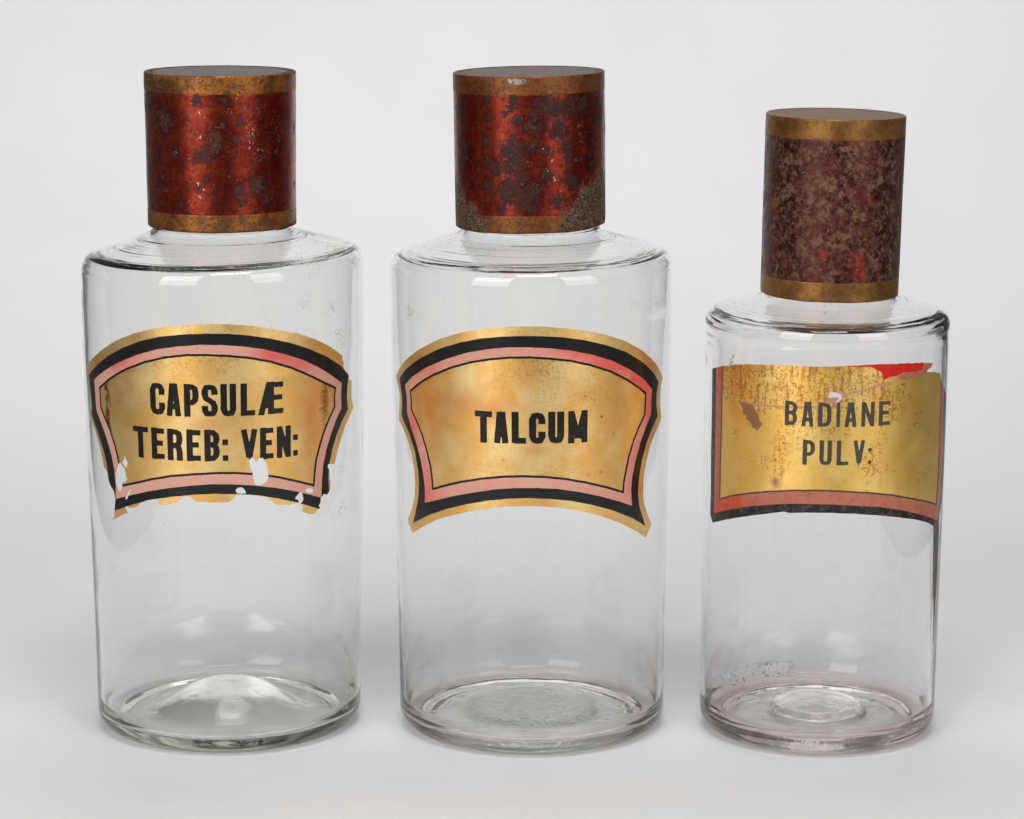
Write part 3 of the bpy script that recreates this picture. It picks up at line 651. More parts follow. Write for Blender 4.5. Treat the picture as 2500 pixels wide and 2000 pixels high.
# label outlines measured on the glass: (arc mm, height mm)
STREAK = [(60.8, 98.4), (70, 98.6), (71, 88), (71.5, 76), (71, 64), (70.5, 54), (69.9, 46), (69.4, 42.5), (68.9, 46), (67.6, 55), (65.6, 64), (64, 73), (63.4, 79), (62.7, 87)]
LABELS = [
 {
  'outline': [[-72.1,160.9],[-63.6,165.6],[-53.9,170.9],[-43.7,176.1],[-33.9,180.0],[-24.0,182.9],[-15.1,184.6],[-6.2,185.5],[2.4,185.7],[10.9,185.3],[19.6,184.2],[28.6,182.2],[38.3,179.6],[46.9,176.3],[55.0,172.3],[61.6,168.3],[63.9,167.0],[63.5,165.7],[64.8,164.2],[64.6,162.2],[65.8,160.5],[69.1,158.1],[69.1,155.7],[72.3,155.0],[72.1,151.2],[72.0,147.6],[74.4,143.2],[70.1,139.8],[66.4,136.5],[62.5,130.5],[60.0,125.5],[58.5,121.4],[54.2,122.1],[53.9,121.1],[54.8,119.7],[55.3,117.2],[55.1,115.4],[56.0,114.4],[55.5,110.5],[53.5,109.1],[51.4,109.7],[49.9,108.1],[49.7,106.0],[48.5,105.3],[49.5,103.8],[47.7,103.3],[46.5,102.3],[45.0,102.0],[39.8,103.7],[40.1,106.6],[38.0,107.7],[36.3,108.2],[34.9,107.9],[33.2,107.6],[31.3,108.1],[28.3,108.1],[26.1,109.5],[24.9,110.6],[23.0,112.0],[18.8,113.1],[14.6,113.8],[10.5,113.9],[9.6,112.7],[7.2,110.9],[1.1,110.8],[-4.9,111.0],[-7.2,111.3],[-8.7,112.8],[-9.9,113.2],[-12.4,112.8],[-14.6,110.7],[-17.8,109.4],[-23.1,108.6],[-23.8,110.0],[-23.7,111.3],[-25.7,111.0],[-29.3,110.0],[-32.3,109.0],[-33.5,107.5],[-35.5,106.4],[-38.7,105.8],[-41.1,106.2],[-41.3,104.9],[-40.1,103.3],[-44.2,101.5],[-50.9,98.5],[-49.2,100.0],[-48.8,102.8],[-47.8,108.2],[-48.5,111.1],[-50.9,113.1],[-52.4,115.3],[-53.3,118.8],[-56.1,120.7],[-57.1,124.2],[-59.3,129.3],[-63.2,135.2],[-68.0,139.8],[-70.5,142.1],[-67.4,144.2],[-68.0,149.5],[-69.9,155.3]],
  'holeA': [[16.0,128.3],[17.2,129.1],[18.1,128.7],[18.9,127.2],[20.2,128.9],[21.7,128.8],[23.2,126.6],[23.8,123.8],[24.0,120.8],[23.1,118.5],[20.6,117.3],[18.5,117.7],[17.7,119.2],[17.1,122.5],[16.2,125.6]],
  'holeB': [[-44.9,123.7],[-43.3,124.3],[-42.1,122.9],[-40.8,122.2],[-40.3,120.2],[-40.2,118.7],[-39.3,118.2],[-40.7,116.8],[-42.5,115.7],[-43.1,113.8],[-44.1,112.1],[-45.0,111.7],[-45.9,113.3],[-47.2,115.5],[-46.8,117.4],[-46.9,119.2],[-45.8,121.8]],
  'holeC': [[-40.5,127.4],[-39.0,125.2],[-39.5,123.3],[-41.2,123.1],[-42.0,124.8]],
  'holeD': [[9.9,115.7],[10.8,117.0],[12.3,117.1],[13.5,116.2],[14.3,114.6],[13.7,114.1],[10.5,114.4]],
  'holeE': [[36.6,110.4],[38.0,112.1],[39.6,112.1],[40.1,110.6],[40.0,108.2],[38.4,107.5],[37.3,109.4],[36.5,109.9]],
  'holeF': [[41.2,112.9],[42.7,113.5],[45.3,113.3],[45.7,111.5],[44.2,111.2],[42.7,111.5]],
  'holeG': [[-38.2,113.8],[-37.3,113.8],[-40.2,109.3],[-41.5,109.2]],
  'black': [[-68.4,157.9],[-59.4,163.3],[-48.6,169.3],[-39.5,173.6],[-29.6,177.5],[-20.2,179.9],[-10.4,181.2],[-0.5,181.7],[8.0,181.5],[16.6,180.5],[25.5,178.7],[34.9,176.0],[43.8,172.5],[53.2,168.1],[62.6,162.8],[69.1,157.8],[67.9,153.2],[67.6,148.4],[68.7,143.3],[63.5,138.8],[59.9,134.0],[57.0,128.4],[55.2,122.7],[54.4,116.8],[54.9,110.6],[56.3,103.0],[58.3,99.6],[49.9,103.6],[47.7,104.1],[38.0,108.0],[28.0,111.1],[18.8,113.3],[9.9,114.2],[1.1,114.5],[-7.8,114.0],[-17.1,112.7],[-27.1,110.6],[-37.0,107.4],[-49.0,102.8],[-56.1,100.0],[-51.7,107.5],[-51.3,112.4],[-52.4,115.9],[-53.5,123.0],[-56.1,128.6],[-60.2,134.6],[-66.8,141.6],[-66.0,144.4],[-66.8,149.8]],
  'pink': [[-61.9,157.1],[-52.2,162.3],[-42.3,167.1],[-31.9,171.4],[-21.6,174.6],[-12.3,176.2],[-3.5,177.0],[5.1,176.9],[13.7,176.1],[22.4,174.5],[31.6,171.7],[40.9,168.2],[49.8,163.5],[57.7,158.8],[63.3,155.4],[62.8,150.4],[63.2,144.9],[58.8,139.6],[55.6,134.1],[53.0,128.5],[51.3,122.7],[50.5,116.2],[50.3,111.4],[50.1,108.3],[45.3,110.1],[36.6,113.1],[26.8,115.8],[17.6,117.5],[8.8,118.4],[0.0,118.6],[-8.9,117.8],[-18.2,116.4],[-27.7,114.2],[-36.8,111.6],[-47.6,108.2],[-47.2,114.9],[-47.8,120.9],[-49.4,126.7],[-52.2,132.9],[-55.8,138.3],[-61.0,144.4],[-61.4,150.7]],
  'line': [[-57.3,154.6],[-48.2,160.1],[-39.0,164.8],[-28.4,169.1],[-18.5,171.8],[-9.4,173.1],[-0.7,173.3],[7.9,172.8],[16.5,171.7],[25.3,169.6],[34.7,166.2],[43.7,161.9],[52.4,157.5],[59.2,154.3],[58.5,150.5],[58.8,146.0],[55.1,141.4],[52.1,136.5],[49.6,130.9],[47.6,125.1],[46.7,119.3],[46.2,113.7],[38.0,116.6],[28.1,119.7],[18.9,121.7],[10.0,122.7],[1.3,122.8],[-7.6,122.2],[-16.8,121.1],[-26.1,119.0],[-35.0,116.4],[-43.0,114.1],[-44.1,119.0],[-45.1,124.9],[-47.1,131.2],[-50.2,137.4],[-54.0,142.2],[-57.0,146.3],[-57.0,150.8]],
  'text': [(160.7,146.9,[('C',-25.9,-19.1),('A',-18.4,-12.1),('P',-10.7,-4.5),('S',-3.3,3.3),('U',4.4,10.8),('L',12.6,18.7),('AE',19.9,30.8)]),(141.6,128.2,[('T',-35.2,-27.5),('E',-25.9,-19.6),('R',-18.5,-11.8),('E',-10.1,-3.9),('B',-2.6,3.8),(':',4.9,7.2),('V',12.5,19.5),('E',20.5,26.6),('N',27.7,34.3),(':',35.3,37.5)])],
 },
 {
  'outline': [[-76.5,156.3],[-71.1,160.7],[-64.2,165.4],[-53.2,171.7],[-40.7,177.6],[-30.3,181.1],[-21.0,183.2],[-12.2,184.5],[-3.7,185.0],[4.6,184.9],[13.2,184.0],[22.0,182.6],[31.5,180.2],[42.2,176.3],[53.3,170.5],[63.3,163.8],[70.3,157.0],[67.9,153.0],[67.5,148.9],[68.3,144.7],[69.9,140.2],[69.2,138.6],[64.2,134.7],[59.5,129.6],[56.5,123.0],[54.9,117.3],[54.6,109.7],[55.4,105.4],[58.6,100.0],[62.4,95.0],[57.3,90.0],[51.1,93.9],[39.9,99.6],[29.1,104.2],[19.5,107.2],[10.5,108.9],[1.8,109.7],[-4.0,109.7],[-12.7,109.1],[-21.8,107.3],[-31.6,104.8],[-42.6,101.0],[-51.3,96.8],[-62.2,91.0],[-66.6,95.9],[-62.2,101.6],[-59.5,107.6],[-58.7,113.7],[-59.3,119.5],[-61.4,126.9],[-64.9,132.2],[-69.0,135.6],[-73.7,138.0],[-74.0,139.4],[-72.6,143.9],[-71.6,148.8],[-72.8,152.2]],
  'black': [[-71.1,156.6],[-64.4,161.3],[-53.3,167.6],[-40.8,173.5],[-30.4,177.1],[-21.0,179.4],[-12.2,180.5],[-3.8,181.0],[4.6,180.9],[13.2,180.2],[22.0,178.6],[31.5,175.9],[42.2,171.9],[53.4,165.6],[61.0,160.3],[65.5,156.1],[64.0,151.3],[64.0,146.6],[65.6,141.3],[60.9,137.1],[56.7,131.9],[53.4,124.7],[51.7,117.9],[51.0,110.3],[52.1,104.8],[56.9,95.2],[48.1,100.1],[36.1,105.5],[25.8,109.0],[16.4,111.4],[7.6,112.6],[-1.1,113.1],[-9.8,112.7],[-18.7,111.4],[-28.2,109.1],[-38.7,105.7],[-48.4,101.8],[-61.3,95.6],[-58.7,101.7],[-56.4,108.1],[-55.7,114.2],[-56.2,120.1],[-58.5,128.0],[-62.3,133.9],[-70.2,140.9],[-69.1,144.5],[-68.8,149.3]],
  'pink': [[-65.2,154.6],[-58.6,159.2],[-48.8,164.5],[-37.2,169.6],[-27.2,173.1],[-18.1,175.1],[-9.4,176.2],[-1.0,176.3],[7.5,175.8],[16.1,174.6],[25.1,172.4],[34.9,169.0],[44.6,164.1],[53.6,158.8],[59.9,153.6],[59.4,149.1],[59.5,143.2],[55.4,138.0],[52.1,132.6],[49.1,125.4],[47.1,118.6],[46.5,112.2],[47.3,105.7],[39.7,108.8],[29.0,112.5],[19.5,115.1],[10.5,116.8],[1.8,117.4],[-6.8,117.3],[-15.6,116.4],[-24.9,114.4],[-34.9,111.8],[-44.0,108.8],[-51.9,106.2],[-51.6,112.6],[-52.4,117.8],[-54.0,124.6],[-56.8,130.7],[-60.3,136.6],[-64.0,143.0],[-63.9,149.0]],
  'line': [[-61.0,153.1],[-53.6,157.7],[-44.8,162.4],[-35.1,166.6],[-26.0,169.6],[-17.5,171.4],[-9.4,172.4],[-1.0,172.6],[7.5,172.0],[16.1,170.8],[25.1,168.4],[34.3,165.0],[43.1,160.5],[49.9,156.4],[55.6,152.8],[55.2,149.2],[55.1,143.6],[51.4,139.2],[48.0,133.8],[45.2,127.2],[43.4,120.4],[42.5,116.4],[42.2,111.8],[32.4,115.4],[22.5,118.4],[13.4,120.5],[4.7,121.6],[-3.9,121.9],[-12.6,121.4],[-21.7,120.0],[-31.3,117.7],[-39.2,115.2],[-47.0,112.4],[-47.2,116.9],[-48.1,122.6],[-50.1,128.8],[-53.1,135.4],[-56.8,140.7],[-60.7,144.9],[-60.5,148.4]],
  'text': [(149.4,135.8,[('T',-24.2,-16.7),('A',-16.0,-9.8),('L',-8.5,-2.2),('C',-1.3,5.5),('U',6.6,13.3),('M',14.9,23.6)])],
 },
 {
  'outline': [[-77.0,160.5],[-67.7,162.8],[-57.4,164.8],[-49.0,166.1],[-41.6,166.8],[-31.6,167.5],[-22.3,167.8],[-13.5,167.8],[-4.9,168.0],[0.8,168.3],[9.6,168.5],[18.8,168.6],[32.5,168.1],[44.8,167.2],[54.4,165.9],[53.1,164.2],[50.4,163.8],[49.4,163.1],[52.7,162.3],[57.5,161.8],[63.5,160.3],[65.7,156.3],[73.4,151.5],[76.4,149.0],[79.0,134.4],[78.4,118.6],[74.5,103.5],[68.9,97.6],[61.1,95.3],[54.9,97.7],[44.3,100.7],[31.9,103.2],[21.4,104.9],[8.9,106.2],[-2.9,106.7],[-14.6,106.5],[-22.9,105.8],[-25.3,106.2],[-32.9,104.7],[-43.1,102.5],[-55.0,99.6],[-73.0,94.4],[-76.0,97.9],[-75.8,108.5],[-76.5,124.3],[-76.5,140.1],[-76.8,150.5]],
  'holeA': [[-5.2,156.2],[-4.3,157.4],[-1.1,157.3],[0.9,156.3],[1.3,155.0],[0.2,154.0],[-1.0,153.0],[-2.7,152.7],[-0.7,154.2],[-0.5,155.0],[-2.2,155.3],[-5.1,155.2]],
  'pink': [[-72.4,166.8],[-71.7,140.8],[-71.6,119.9],[-71.3,99.0],[-55.1,103.7],[-43.2,106.6],[-33.0,108.4],[-23.6,109.7],[-14.7,110.2],[-3.1,110.3],[8.7,109.7],[21.3,108.5],[35.6,105.7],[49.0,102.1],[67.0,96.4],[70.1,104.3],[73.0,124.9],[71.4,151.3],[69.2,167.2],[32.2,176.4],[-5.3,179.7],[-42.0,175.6]],
  'line': [[-66.5,167.6],[-66.1,141.7],[-66.3,120.8],[-66.2,105.5],[-55.3,109.0],[-43.4,111.8],[-33.1,113.7],[-20.7,115.2],[-9.0,115.8],[2.6,115.5],[14.7,114.6],[27.9,112.7],[39.4,110.1],[54.2,106.5],[64.8,103.5],[65.8,113.0],[66.2,131.3],[66.4,146.9],[64.7,167.9],[32.2,176.4],[-5.3,179.7],[-42.0,175.6]],
  'red': [[0.8,170.2],[3.7,168.0],[15.1,167.6],[20.3,165.1],[21.7,162.0],[24.3,162.8],[29.1,163.1],[32.7,164.2],[45.9,163.5],[48.6,168.3],[18.7,172.2]],
  'flap': [[47.1,168.0],[54.4,166.6],[54.4,165.9],[49.9,162.8],[45.1,161.8],[32.8,161.2],[29.1,161.7],[32.0,163.2],[37.3,164.1],[45.0,164.0]],
  'tear': [[-76.9,152.0],[-65.0,153.2],[-56.9,151.4],[-50.9,150.6],[-41.1,150.3],[-27.9,150.6],[-15.9,151.1],[-10.1,151.7],[-6.7,153.4],[-5.4,155.5],[-5.1,157.5],[1.2,157.0],[13.0,158.8],[23.0,160.9],[29.1,161.7],[29.9,160.8],[23.1,159.4],[13.0,157.7],[3.0,156.0],[-1.5,152.5],[-7.3,151.6],[-10.1,150.6],[-15.9,150.3],[-27.9,149.8],[-41.0,149.4],[-50.8,149.9],[-56.9,150.6],[-64.9,152.4],[-76.9,151.3]],
  'purple': [[-52.5,149.9],[-48.5,150.5],[-43.9,149.9],[-41.7,147.3],[-39.5,144.0],[-38.2,141.8],[-39.3,140.6],[-40.7,139.3],[-42.9,140.2],[-45.9,142.4],[-49.1,145.4]],
  'text': [(153.1,142.8,[('B',-26.0,-19.9),('A',-17.8,-12.0),('D',-9.9,-3.6),('I',-1.2,0.5),('A',2.8,8.5),('N',10.8,17.5),('E',19.7,25.8)]),(137.2,126.7,[('P',-16.8,-11.0),('U',-8.8,-2.9),('L',-0.6,5.1),('V',7.4,13.1),(':',14.8,16.7)])],
 },
]

# ------------------------------------------------------------------ paper labels, cut from a fine grid that follows the glass
def sdf_poly(P, X, Y):
    """signed distance, positive inside"""
    P = np.asarray(P, float); Q = np.roll(P, -1, 0)
    d2 = np.full(X.shape, 1e9); inside = np.zeros(X.shape, bool)
    for (ax, ay), (bx, by) in zip(P, Q):
        ex, ey = bx - ax, by - ay; L2 = ex * ex + ey * ey + 1e-12
        t = np.clip(((X - ax) * ex + (Y - ay) * ey) / L2, 0, 1)
        d2 = np.minimum(d2, (X - ax - t * ex) ** 2 + (Y - ay - t * ey) ** 2)
        c = ((ay > Y) != (by > Y)) & (X < (bx - ax) * (Y - ay) / (by - ay + 1e-12) + ax)
        inside ^= c
    d = np.sqrt(d2)
    return np.where(inside, d, -d)

GLYPH = {  # strokes in a unit box
    'A': [[(-.04, -.12), (.37, 1.12)], [(1.04, -.12), (.63, 1.12)], [(.32, 1.03), (.68, 1.03)], [(.18, .24), (.82, .24)]],
    'B': [[(0, -.2), (0, 1.2)], [(0, 1), (.62, 1), (.92, .9), (1, .77), (.92, .64), (.7, .53), (0, .53)], [(.7, .53), (.92, .42), (1, .27), (.92, .1), (.62, 0), (0, 0)]],
    'C': [[(1, .66), (1, .84), (.84, .97), (.5, 1), (.16, .97), (0, .84), (0, .16), (.16, .03), (.5, 0), (.84, .03), (1, .16), (1, .36)]],
    'D': [[(0, -.2), (0, 1.2)], [(-.2, 1), (.5, 1), (.85, .94), (1, .78), (1, .22), (.85, .06), (.5, 0), (-.2, 0)]],
    'E': [[(0, -.2), (0, 1.2)], [(0, 1), (1.3, 1)], [(0, .52), (1.1, .52)], [(0, 0), (1.3, 0)]],
    'I': [[(.5, -.2), (.5, 1.2)]],
    'L': [[(0, -.1), (0, 1.2)], [(0, 0), (1.35, 0)]],
    'M': [[(0, -.2), (0, 1.2)], [(1, -.2), (1, 1.2)], [(.02, 1.05), (.5, .05)], [(.98, 1.05), (.5, .05)]],
    'N': [[(0, -.2), (0, 1.2)], [(1, -.2), (1, 1.2)], [(.0, 1.1), (1, -.1)]],
    'P': [[(0, -.2), (0, 1.2)], [(0, 1), (.62, 1), (.92, .93), (1, .78), (1, .64), (.92, .5), (.62, .42), (0, .42)]],
    'R': [[(0, -.2), (0, 1.2)], [(0, 1), (.62, 1), (.92, .93), (1, .8), (1, .67), (.9, .53), (.6, .47), (0, .47)], [(.62, .47), (.92, .36), (1, .2), (1, -.2)]],
    'S': [[(1, .72), (1, .86), (.84, .98), (.5, 1), (.16, .98), (0, .86), (0, .7), (.14, .57), (.5, .5), (.86, .40), (1, .27), (1, .14), (.84, .02), (.5, 0), (.16, .02), (0, .14), (0, .3)]],
    'T': [[(.5, -.2), (.5, 1)], [(-.4, 1), (1.4, 1)]],
    'U': [[(0, 1.2), (0, .17), (.14, .03), (.5, 0), (.86, .03), (1, .17), (1, 1.2)]],
    'V': [[(-.03, 1.1), (.48, 0.0)], [(1.03, 1.1), (.52, 0.0)], [(.4, 0), (.6, 0)]],
    'AE': [[(-.03, -.15), (.42, 1.1)], [(.5, -.1), (.5, 1.2)], [(.36, 1), (1.2, 1)], [(.5, .52), (1.1, .52)], [(.5, 0), (1.25, 0)], [(.12, .24), (.5, .24)]],
    ':': [],
}

def text_field(rows, X, Y, stroke, sx, dots):
    f = np.full(X.shape, -9.0)
    for zt, zb, letters in rows:
        for ch, x0, x1 in letters:
            x0 *= sx; x1 *= sx
            m = (X > x0 - 1) & (X < x1 + 1) & (Y > zb - 1) & (Y < zt + 1)
            if not m.any(): continue
            x = X[m]; y = Y[m]; w = stroke / 2
            if ch == ':':
                cx = (x0 + x1) / 2; d = np.full(x.shape, 9.0)
                hh = zt - zb
                for fy in (0.60, 0.10):
                    cyy = zb + hh * fy
                    if dots: d = np.minimum(d, np.hypot(x - cx, y - cyy) - (x1 - x0) / 2)
                    else: d = np.minimum(d, np.maximum(np.abs(x - cx) - (x1 - x0) / 2, np.abs(y - cyy) - (x1 - x0) / 2 * 1.05))
                f[m] = np.maximum(f[m], -d); continue
            d = np.full(x.shape, 9.0)
            bw = max(x1 - x0 - 2 * w, 0.01); bh = zt - zb - 2 * w
            if ch in 'TI': bw = x1 - x0 - 2 * w
            ww = w * (0.92 if ch in ('A', 'M', 'N', 'V') else 1.0)
            wv = w * 0.84   # horizontals a little thinner
            for st in GLYPH[ch]:
                pts = [(x0 + w + px * bw, zb + w + py * bh) for px, py in st]
                for i in range(len(pts) - 1):
                    (ax, ay), (bx, by) = pts[i], pts[i + 1]
                    ex, ey = bx - ax, by - ay; L = math.hypot(ex, ey) + 1e-9
                    ex /= L; ey /= L
                    hor = abs(ex)
                    hw = ww * (1 - hor) + wv * hor
                    tx = (x - ax) * ex + (y - ay) * ey; ty = np.abs(-(x - ax) * ey + (y - ay) * ex)
                    qx = np.maximum(-tx, tx - L); qy = ty - hw
                    dd = np.hypot(np.maximum(qx, 0), np.maximum(qy, 0)) + np.minimum(np.maximum(qx, qy), 0)
                    d = np.minimum(d, dd)
                    if i: d = np.minimum(d, np.hypot(x - ax, y - ay) - hw)
            box = np.maximum(np.maximum(x0 - x, x - x1), np.maximum(zb - y, y - zt))
            d = np.maximum(d, box)
            f[m] = np.maximum(f[m], -d)
    return f

def clip_grid(F, X, Y):
    """polygons of the region F>0 on a regular grid (marching squares with linear crossings)"""
    ny, nx = F.shape
    S = F > 0
    idg = -np.ones(F.shape, np.int64)
    full = S[:-1, :-1] & S[1:, :-1] & S[:-1, 1:] & S[1:, 1:]
    some = (S[:-1, :-1] | S[1:, :-1] | S[:-1, 1:] | S[1:, 1:]) & ~full
    used = S.copy()
    idg[used] = np.arange(used.sum())
    vx = list(X[used]); vy = list(Y[used])
    j, i = np.nonzero(full)
    quads = np.stack([idg[j, i], idg[j, i + 1], idg[j + 1, i + 1], idg[j + 1, i]], 1)
    faces = [list(q) for q in quads]
    cache = {}
    for j, i in zip(*np.nonzero(some)):
        cs = [(j, i), (j, i + 1), (j + 1, i + 1), (j + 1, i)]
        poly = []
        for a in range(4):
            p, q = cs[a], cs[(a + 1) % 4]
            fp, fq = F[p], F[q]
            if fp > 0: poly.append(int(idg[p]))
            if (fp > 0) != (fq > 0):
                key = (p, q) if p < q else (q, p)
                if key not in cache:
                    t = min(max(fp / (fp - fq), 0.02), 0.98)
                    cache[key] = len(vx)
                    vx.append(X[p] + t * (X[q] - X[p])); vy.append(Y[p] + t * (Y[q] - Y[p]))
                poly.append(cache[key])
        if len(poly) >= 3: faces.append(poly)
    return np.array(vx), np.array(vy), faces

def wrap(J, u, z, off):
    """label coordinates (arc mm, height mm) to the jar's outside surface"""
    Rn = 60.0 if J is not JARS[2] else 51.6
    th = u / Rn
    rr = outer_R(J, z) + outer_disp(J, th % (2 * np.pi), z) + off
    x = rr * np.sin(th) + J['shear'] * z; y = -rr * np.cos(th)
    return np.stack([x, y, z], -1) * MM

def sheet(name, J, F, X, Y, off, mat, parent, extra=None):
    vx, vy, faces = clip_grid(F, X, Y)
    me = mesh_from(name, wrap(J, vx, vy, off), faces)
    attr(me, "lu", vx / 100.0); attr(me, "lv", vy / 100.0)
    if extra:
        for nm, fn in extra.items(): attr(me, nm, fn(vx, vy))
    return new_obj(name, me, mat, parent)

def luv(nt):
    return nt.n("ShaderNodeCombineXYZ", None, X=nt.attr("lu"), Y=nt.attr("lv"), Z=0.0).outputs[0]

def label_materials(k):
    out = {}
    # gold leaf paper: coordinates are label arc/height in units of 100 mm
    nt = NT("gold_label_paper_" + "abc"[k]); v = luv(nt)
    fine = nt.noise(v, 260.0, 3.0, 0.7); mid = nt.noise(v, 70.0, 3.0, 0.6); big = nt.noise(v, 5.0, 3.0, 0.55)
    col = nt.mix(nt.ramp(big, 0.35, 0.65), GOLD[k][0], GOLD[k][1])
    wearamt = nt.math('ADD', 0.12, nt.math('MULTIPLY', nt.attr('wear'), nt.ramp(nt.noise(v, 9.0, 2.0, 0.5), 0.30, 0.6)), True)
    gr = nt.ramp(nt.math('ADD', nt.math('MULTIPLY', fine, 0.6), nt.math('MULTIPLY', mid, 0.4)), 0.46, 0.62)
    col = nt.mix(nt.math('MULTIPLY', nt.math('MULTIPLY', gr, wearamt), 0.62), col, (0.15, 0.08, 0.025))
    col = nt.mix(nt.math('MULTIPLY', nt.ramp(fine, 0.5, 0.75), 0.25), col, (0.95, 0.72, 0.33))
    col = nt.mix(nt.attr("blush_sheen"), col, (0.72, 0.20, 0.07))  # reddish blush, with orange reflection bands painted into the gold
    col = nt.mix(nt.ramp(nt.math("ADD", nt.attr("brown"), nt.math("MULTIPLY", nt.math("SUBTRACT", mid, 0.5), 0.9)), 0.10, 0.62), col, nt.mix(nt.ramp(mid, 0.42, 0.58), (0.20, 0.070, 0.025), (0.42, 0.20, 0.10)))
    met = 0.88
    if k == 2:
        # cracked and flaking gold over red clay
        vor = nt.n("ShaderNodeTexVoronoi", {"feature": 'DISTANCE_TO_EDGE'}, Vector=nt.n("ShaderNodeVectorMath", {"operation": 'ADD'}, i0=v, i1=nt.n("ShaderNodeVectorMath", {"operation": 'SCALE'}, i0=nt.noise(v, 60.0, 2.0, 0.5, 1), Scale=0.012).outputs[0]).outputs[0], Scale=62.0).outputs["Distance"]
        crk = nt.ramp(vor, 0.10, 0.03)
        zone = nt.ramp(nt.math('ADD', nt.noise(v, 9.0, 3.0, 0.6), nt.math('MULTIPLY', nt.attr("flake"), 0.30)), 0.55, 0.68)
        brk = nt.ramp(nt.noise(v, 45.0, 2.0, 0.5), 0.46, 0.56)
        col = nt.mix(nt.math('MULTIPLY', nt.math('MULTIPLY', crk, nt.math('MULTIPLY', zone, brk)), 0.75), col, (0.26, 0.07, 0.03))
        pt = nt.ramp(nt.math('ADD', nt.math('ADD', nt.math('MULTIPLY', nt.noise(v, 85.0, 3.0, 0.6), 0.7), nt.math('MULTIPLY', nt.noise(v, 22.0, 2.0, 0.5), 0.3)), nt.math('MULTIPLY', nt.attr("flake"), 0.09)), 0.665, 0.70)
        col = nt.mix(nt.math('MULTIPLY', pt, 0.85), col, (0.42, 0.03, 0.012))
        sv = nt.n("ShaderNodeMapping", None, Vector=v, Scale=(1.0, 0.14, 1.0)).outputs[0]
        st = nt.ramp(nt.math('ADD', nt.noise(sv, 62.0, 3.0, 0.6), nt.math('MULTIPLY', nt.attr("flake"), 0.10)), 0.60, 0.72)
        col = nt.mix(nt.math('MULTIPLY', nt.math('MULTIPLY', st, nt.attr("flake")), 0.55), col, (0.36, 0.10, 0.03))
        col = nt.mix(nt.attr("purple"), col, nt.mix(nt.ramp(fine, 0.4, 0.6), (0.13, 0.042, 0.036), (0.22, 0.09, 0.06)))
        col = nt.mix(nt.attr("tear"), col, (0.50, 0.20, 0.15))
        met = nt.math('MULTIPLY', 0.88, nt.math('SUBTRACT', 1.0, nt.math('MAXIMUM', nt.attr("tear"), nt.math('MAXIMUM', pt, nt.attr("purple")))))
    rough = nt.math('ADD', 0.26, nt.math('MULTIPLY', nt.noise(v, 14.0, 3.0, 0.6), 0.18))
    b = nt.bump(nt.math('ADD', fine, nt.math('MULTIPLY', nt.noise(v, 430.0, 2.0, 0.6), 0.6)), 0.00012, 0.5)
    b = nt.bump(nt.noise(v, 7.0, 1.0, 0.5), 0.0009, 0.35, b)
    nt.surf(principled(nt, Base_Color=col, Metallic=met, Roughness=rough, Normal=b, Coat_Weight=0.10, Coat_Roughness=0.12))
    out['gold'] = nt.mat
    # printed inks
    def ink(name, c1, c2, wear, wearcol, coat=0.3):
        nt = NT(name); v = luv(nt)
        fine = nt.noise(v, 230.0, 3.0, 0.7); mid = nt.noise(v, 30.0, 3.0, 0.6); big = nt.noise(v, 3.5, 2.0, 0.5)
        col = nt.mix(nt.ramp(nt.math('ADD', nt.math('ADD', nt.attr("hot"), 0.22 if k == 1 else 0.06), nt.math('MULTIPLY', nt.math('SUBTRACT', nt.math('ADD', nt.math('MULTIPLY', big, 0.5), nt.math('MULTIPLY', mid, 0.5)), 0.5), 1.2)), 0.05, 0.85), c1, c2)
        w = nt.ramp(nt.math('ADD', nt.math('MULTIPLY', fine, 0.55), nt.math('MULTIPLY', mid, 0.45)), 0.53 - 0.05 * (k == 2), 0.66 - 0.05 * (k == 2))
        col = nt.mix(nt.math('MULTIPLY', w, wear), col, wearcol)
        b = nt.bump(fine, 0.00005, 0.4)
        b = nt.bump(nt.noise(v, 7.0, 1.0, 0.5), 0.0009, 0.3, b)
        nt.surf(principled(nt, Base_Color=col, Roughness=0.40, Normal=b, Coat_Weight=coat, Coat_Roughness=0.10, Specular_IOR_Level=0.18))
        return nt.mat
    out['black'] = ink("black_border_ink_" + "abc"[k], (0.010, 0.009, 0.010), (0.014, 0.013, 0.014), 0.35 if k < 2 else 0.9, (0.06, 0.05, 0.045) if k < 2 else (0.11, 0.08, 0.068))
    if k == 2:
        out['pink'] = ink("red_border_ink", (0.46, 0.15, 0.095), (0.55, 0.075, 0.030), 0.55, (0.22, 0.07, 0.05))
        out['text'] = ink("faded_letter_ink", (0.070, 0.062, 0.050), (0.100, 0.088, 0.066), 0.7, (0.030, 0.024, 0.018))
        out['red'] = ink("bare_red_clay", (0.58, 0.015, 0.010), (0.52, 0.02, 0.012), 0.12, (0.6, 0.2, 0.1), 0.1)
    else:
        out['pink'] = ink("pink_border_ink_" + "abc"[k], (0.66, 0.34, 0.26), (0.72, 0.11, 0.09) if k else (0.68, 0.13, 0.11), 0.2, (0.76, 0.46, 0.36))
        out['text'] = ink("black_letter_ink_" + "abc"[k], (0.008, 0.007, 0.006), (0.012, 0.010, 0.008), 0.5, (0.07, 0.05, 0.03))
    return out

GOLD = [((0.92, 0.53, 0.15), (1.0, 0.71, 0.30)), ((0.93, 0.51, 0.14), (1.0, 0.71, 0.30)), ((0.94, 0.55, 0.12), (0.99, 0.67, 0.20))]

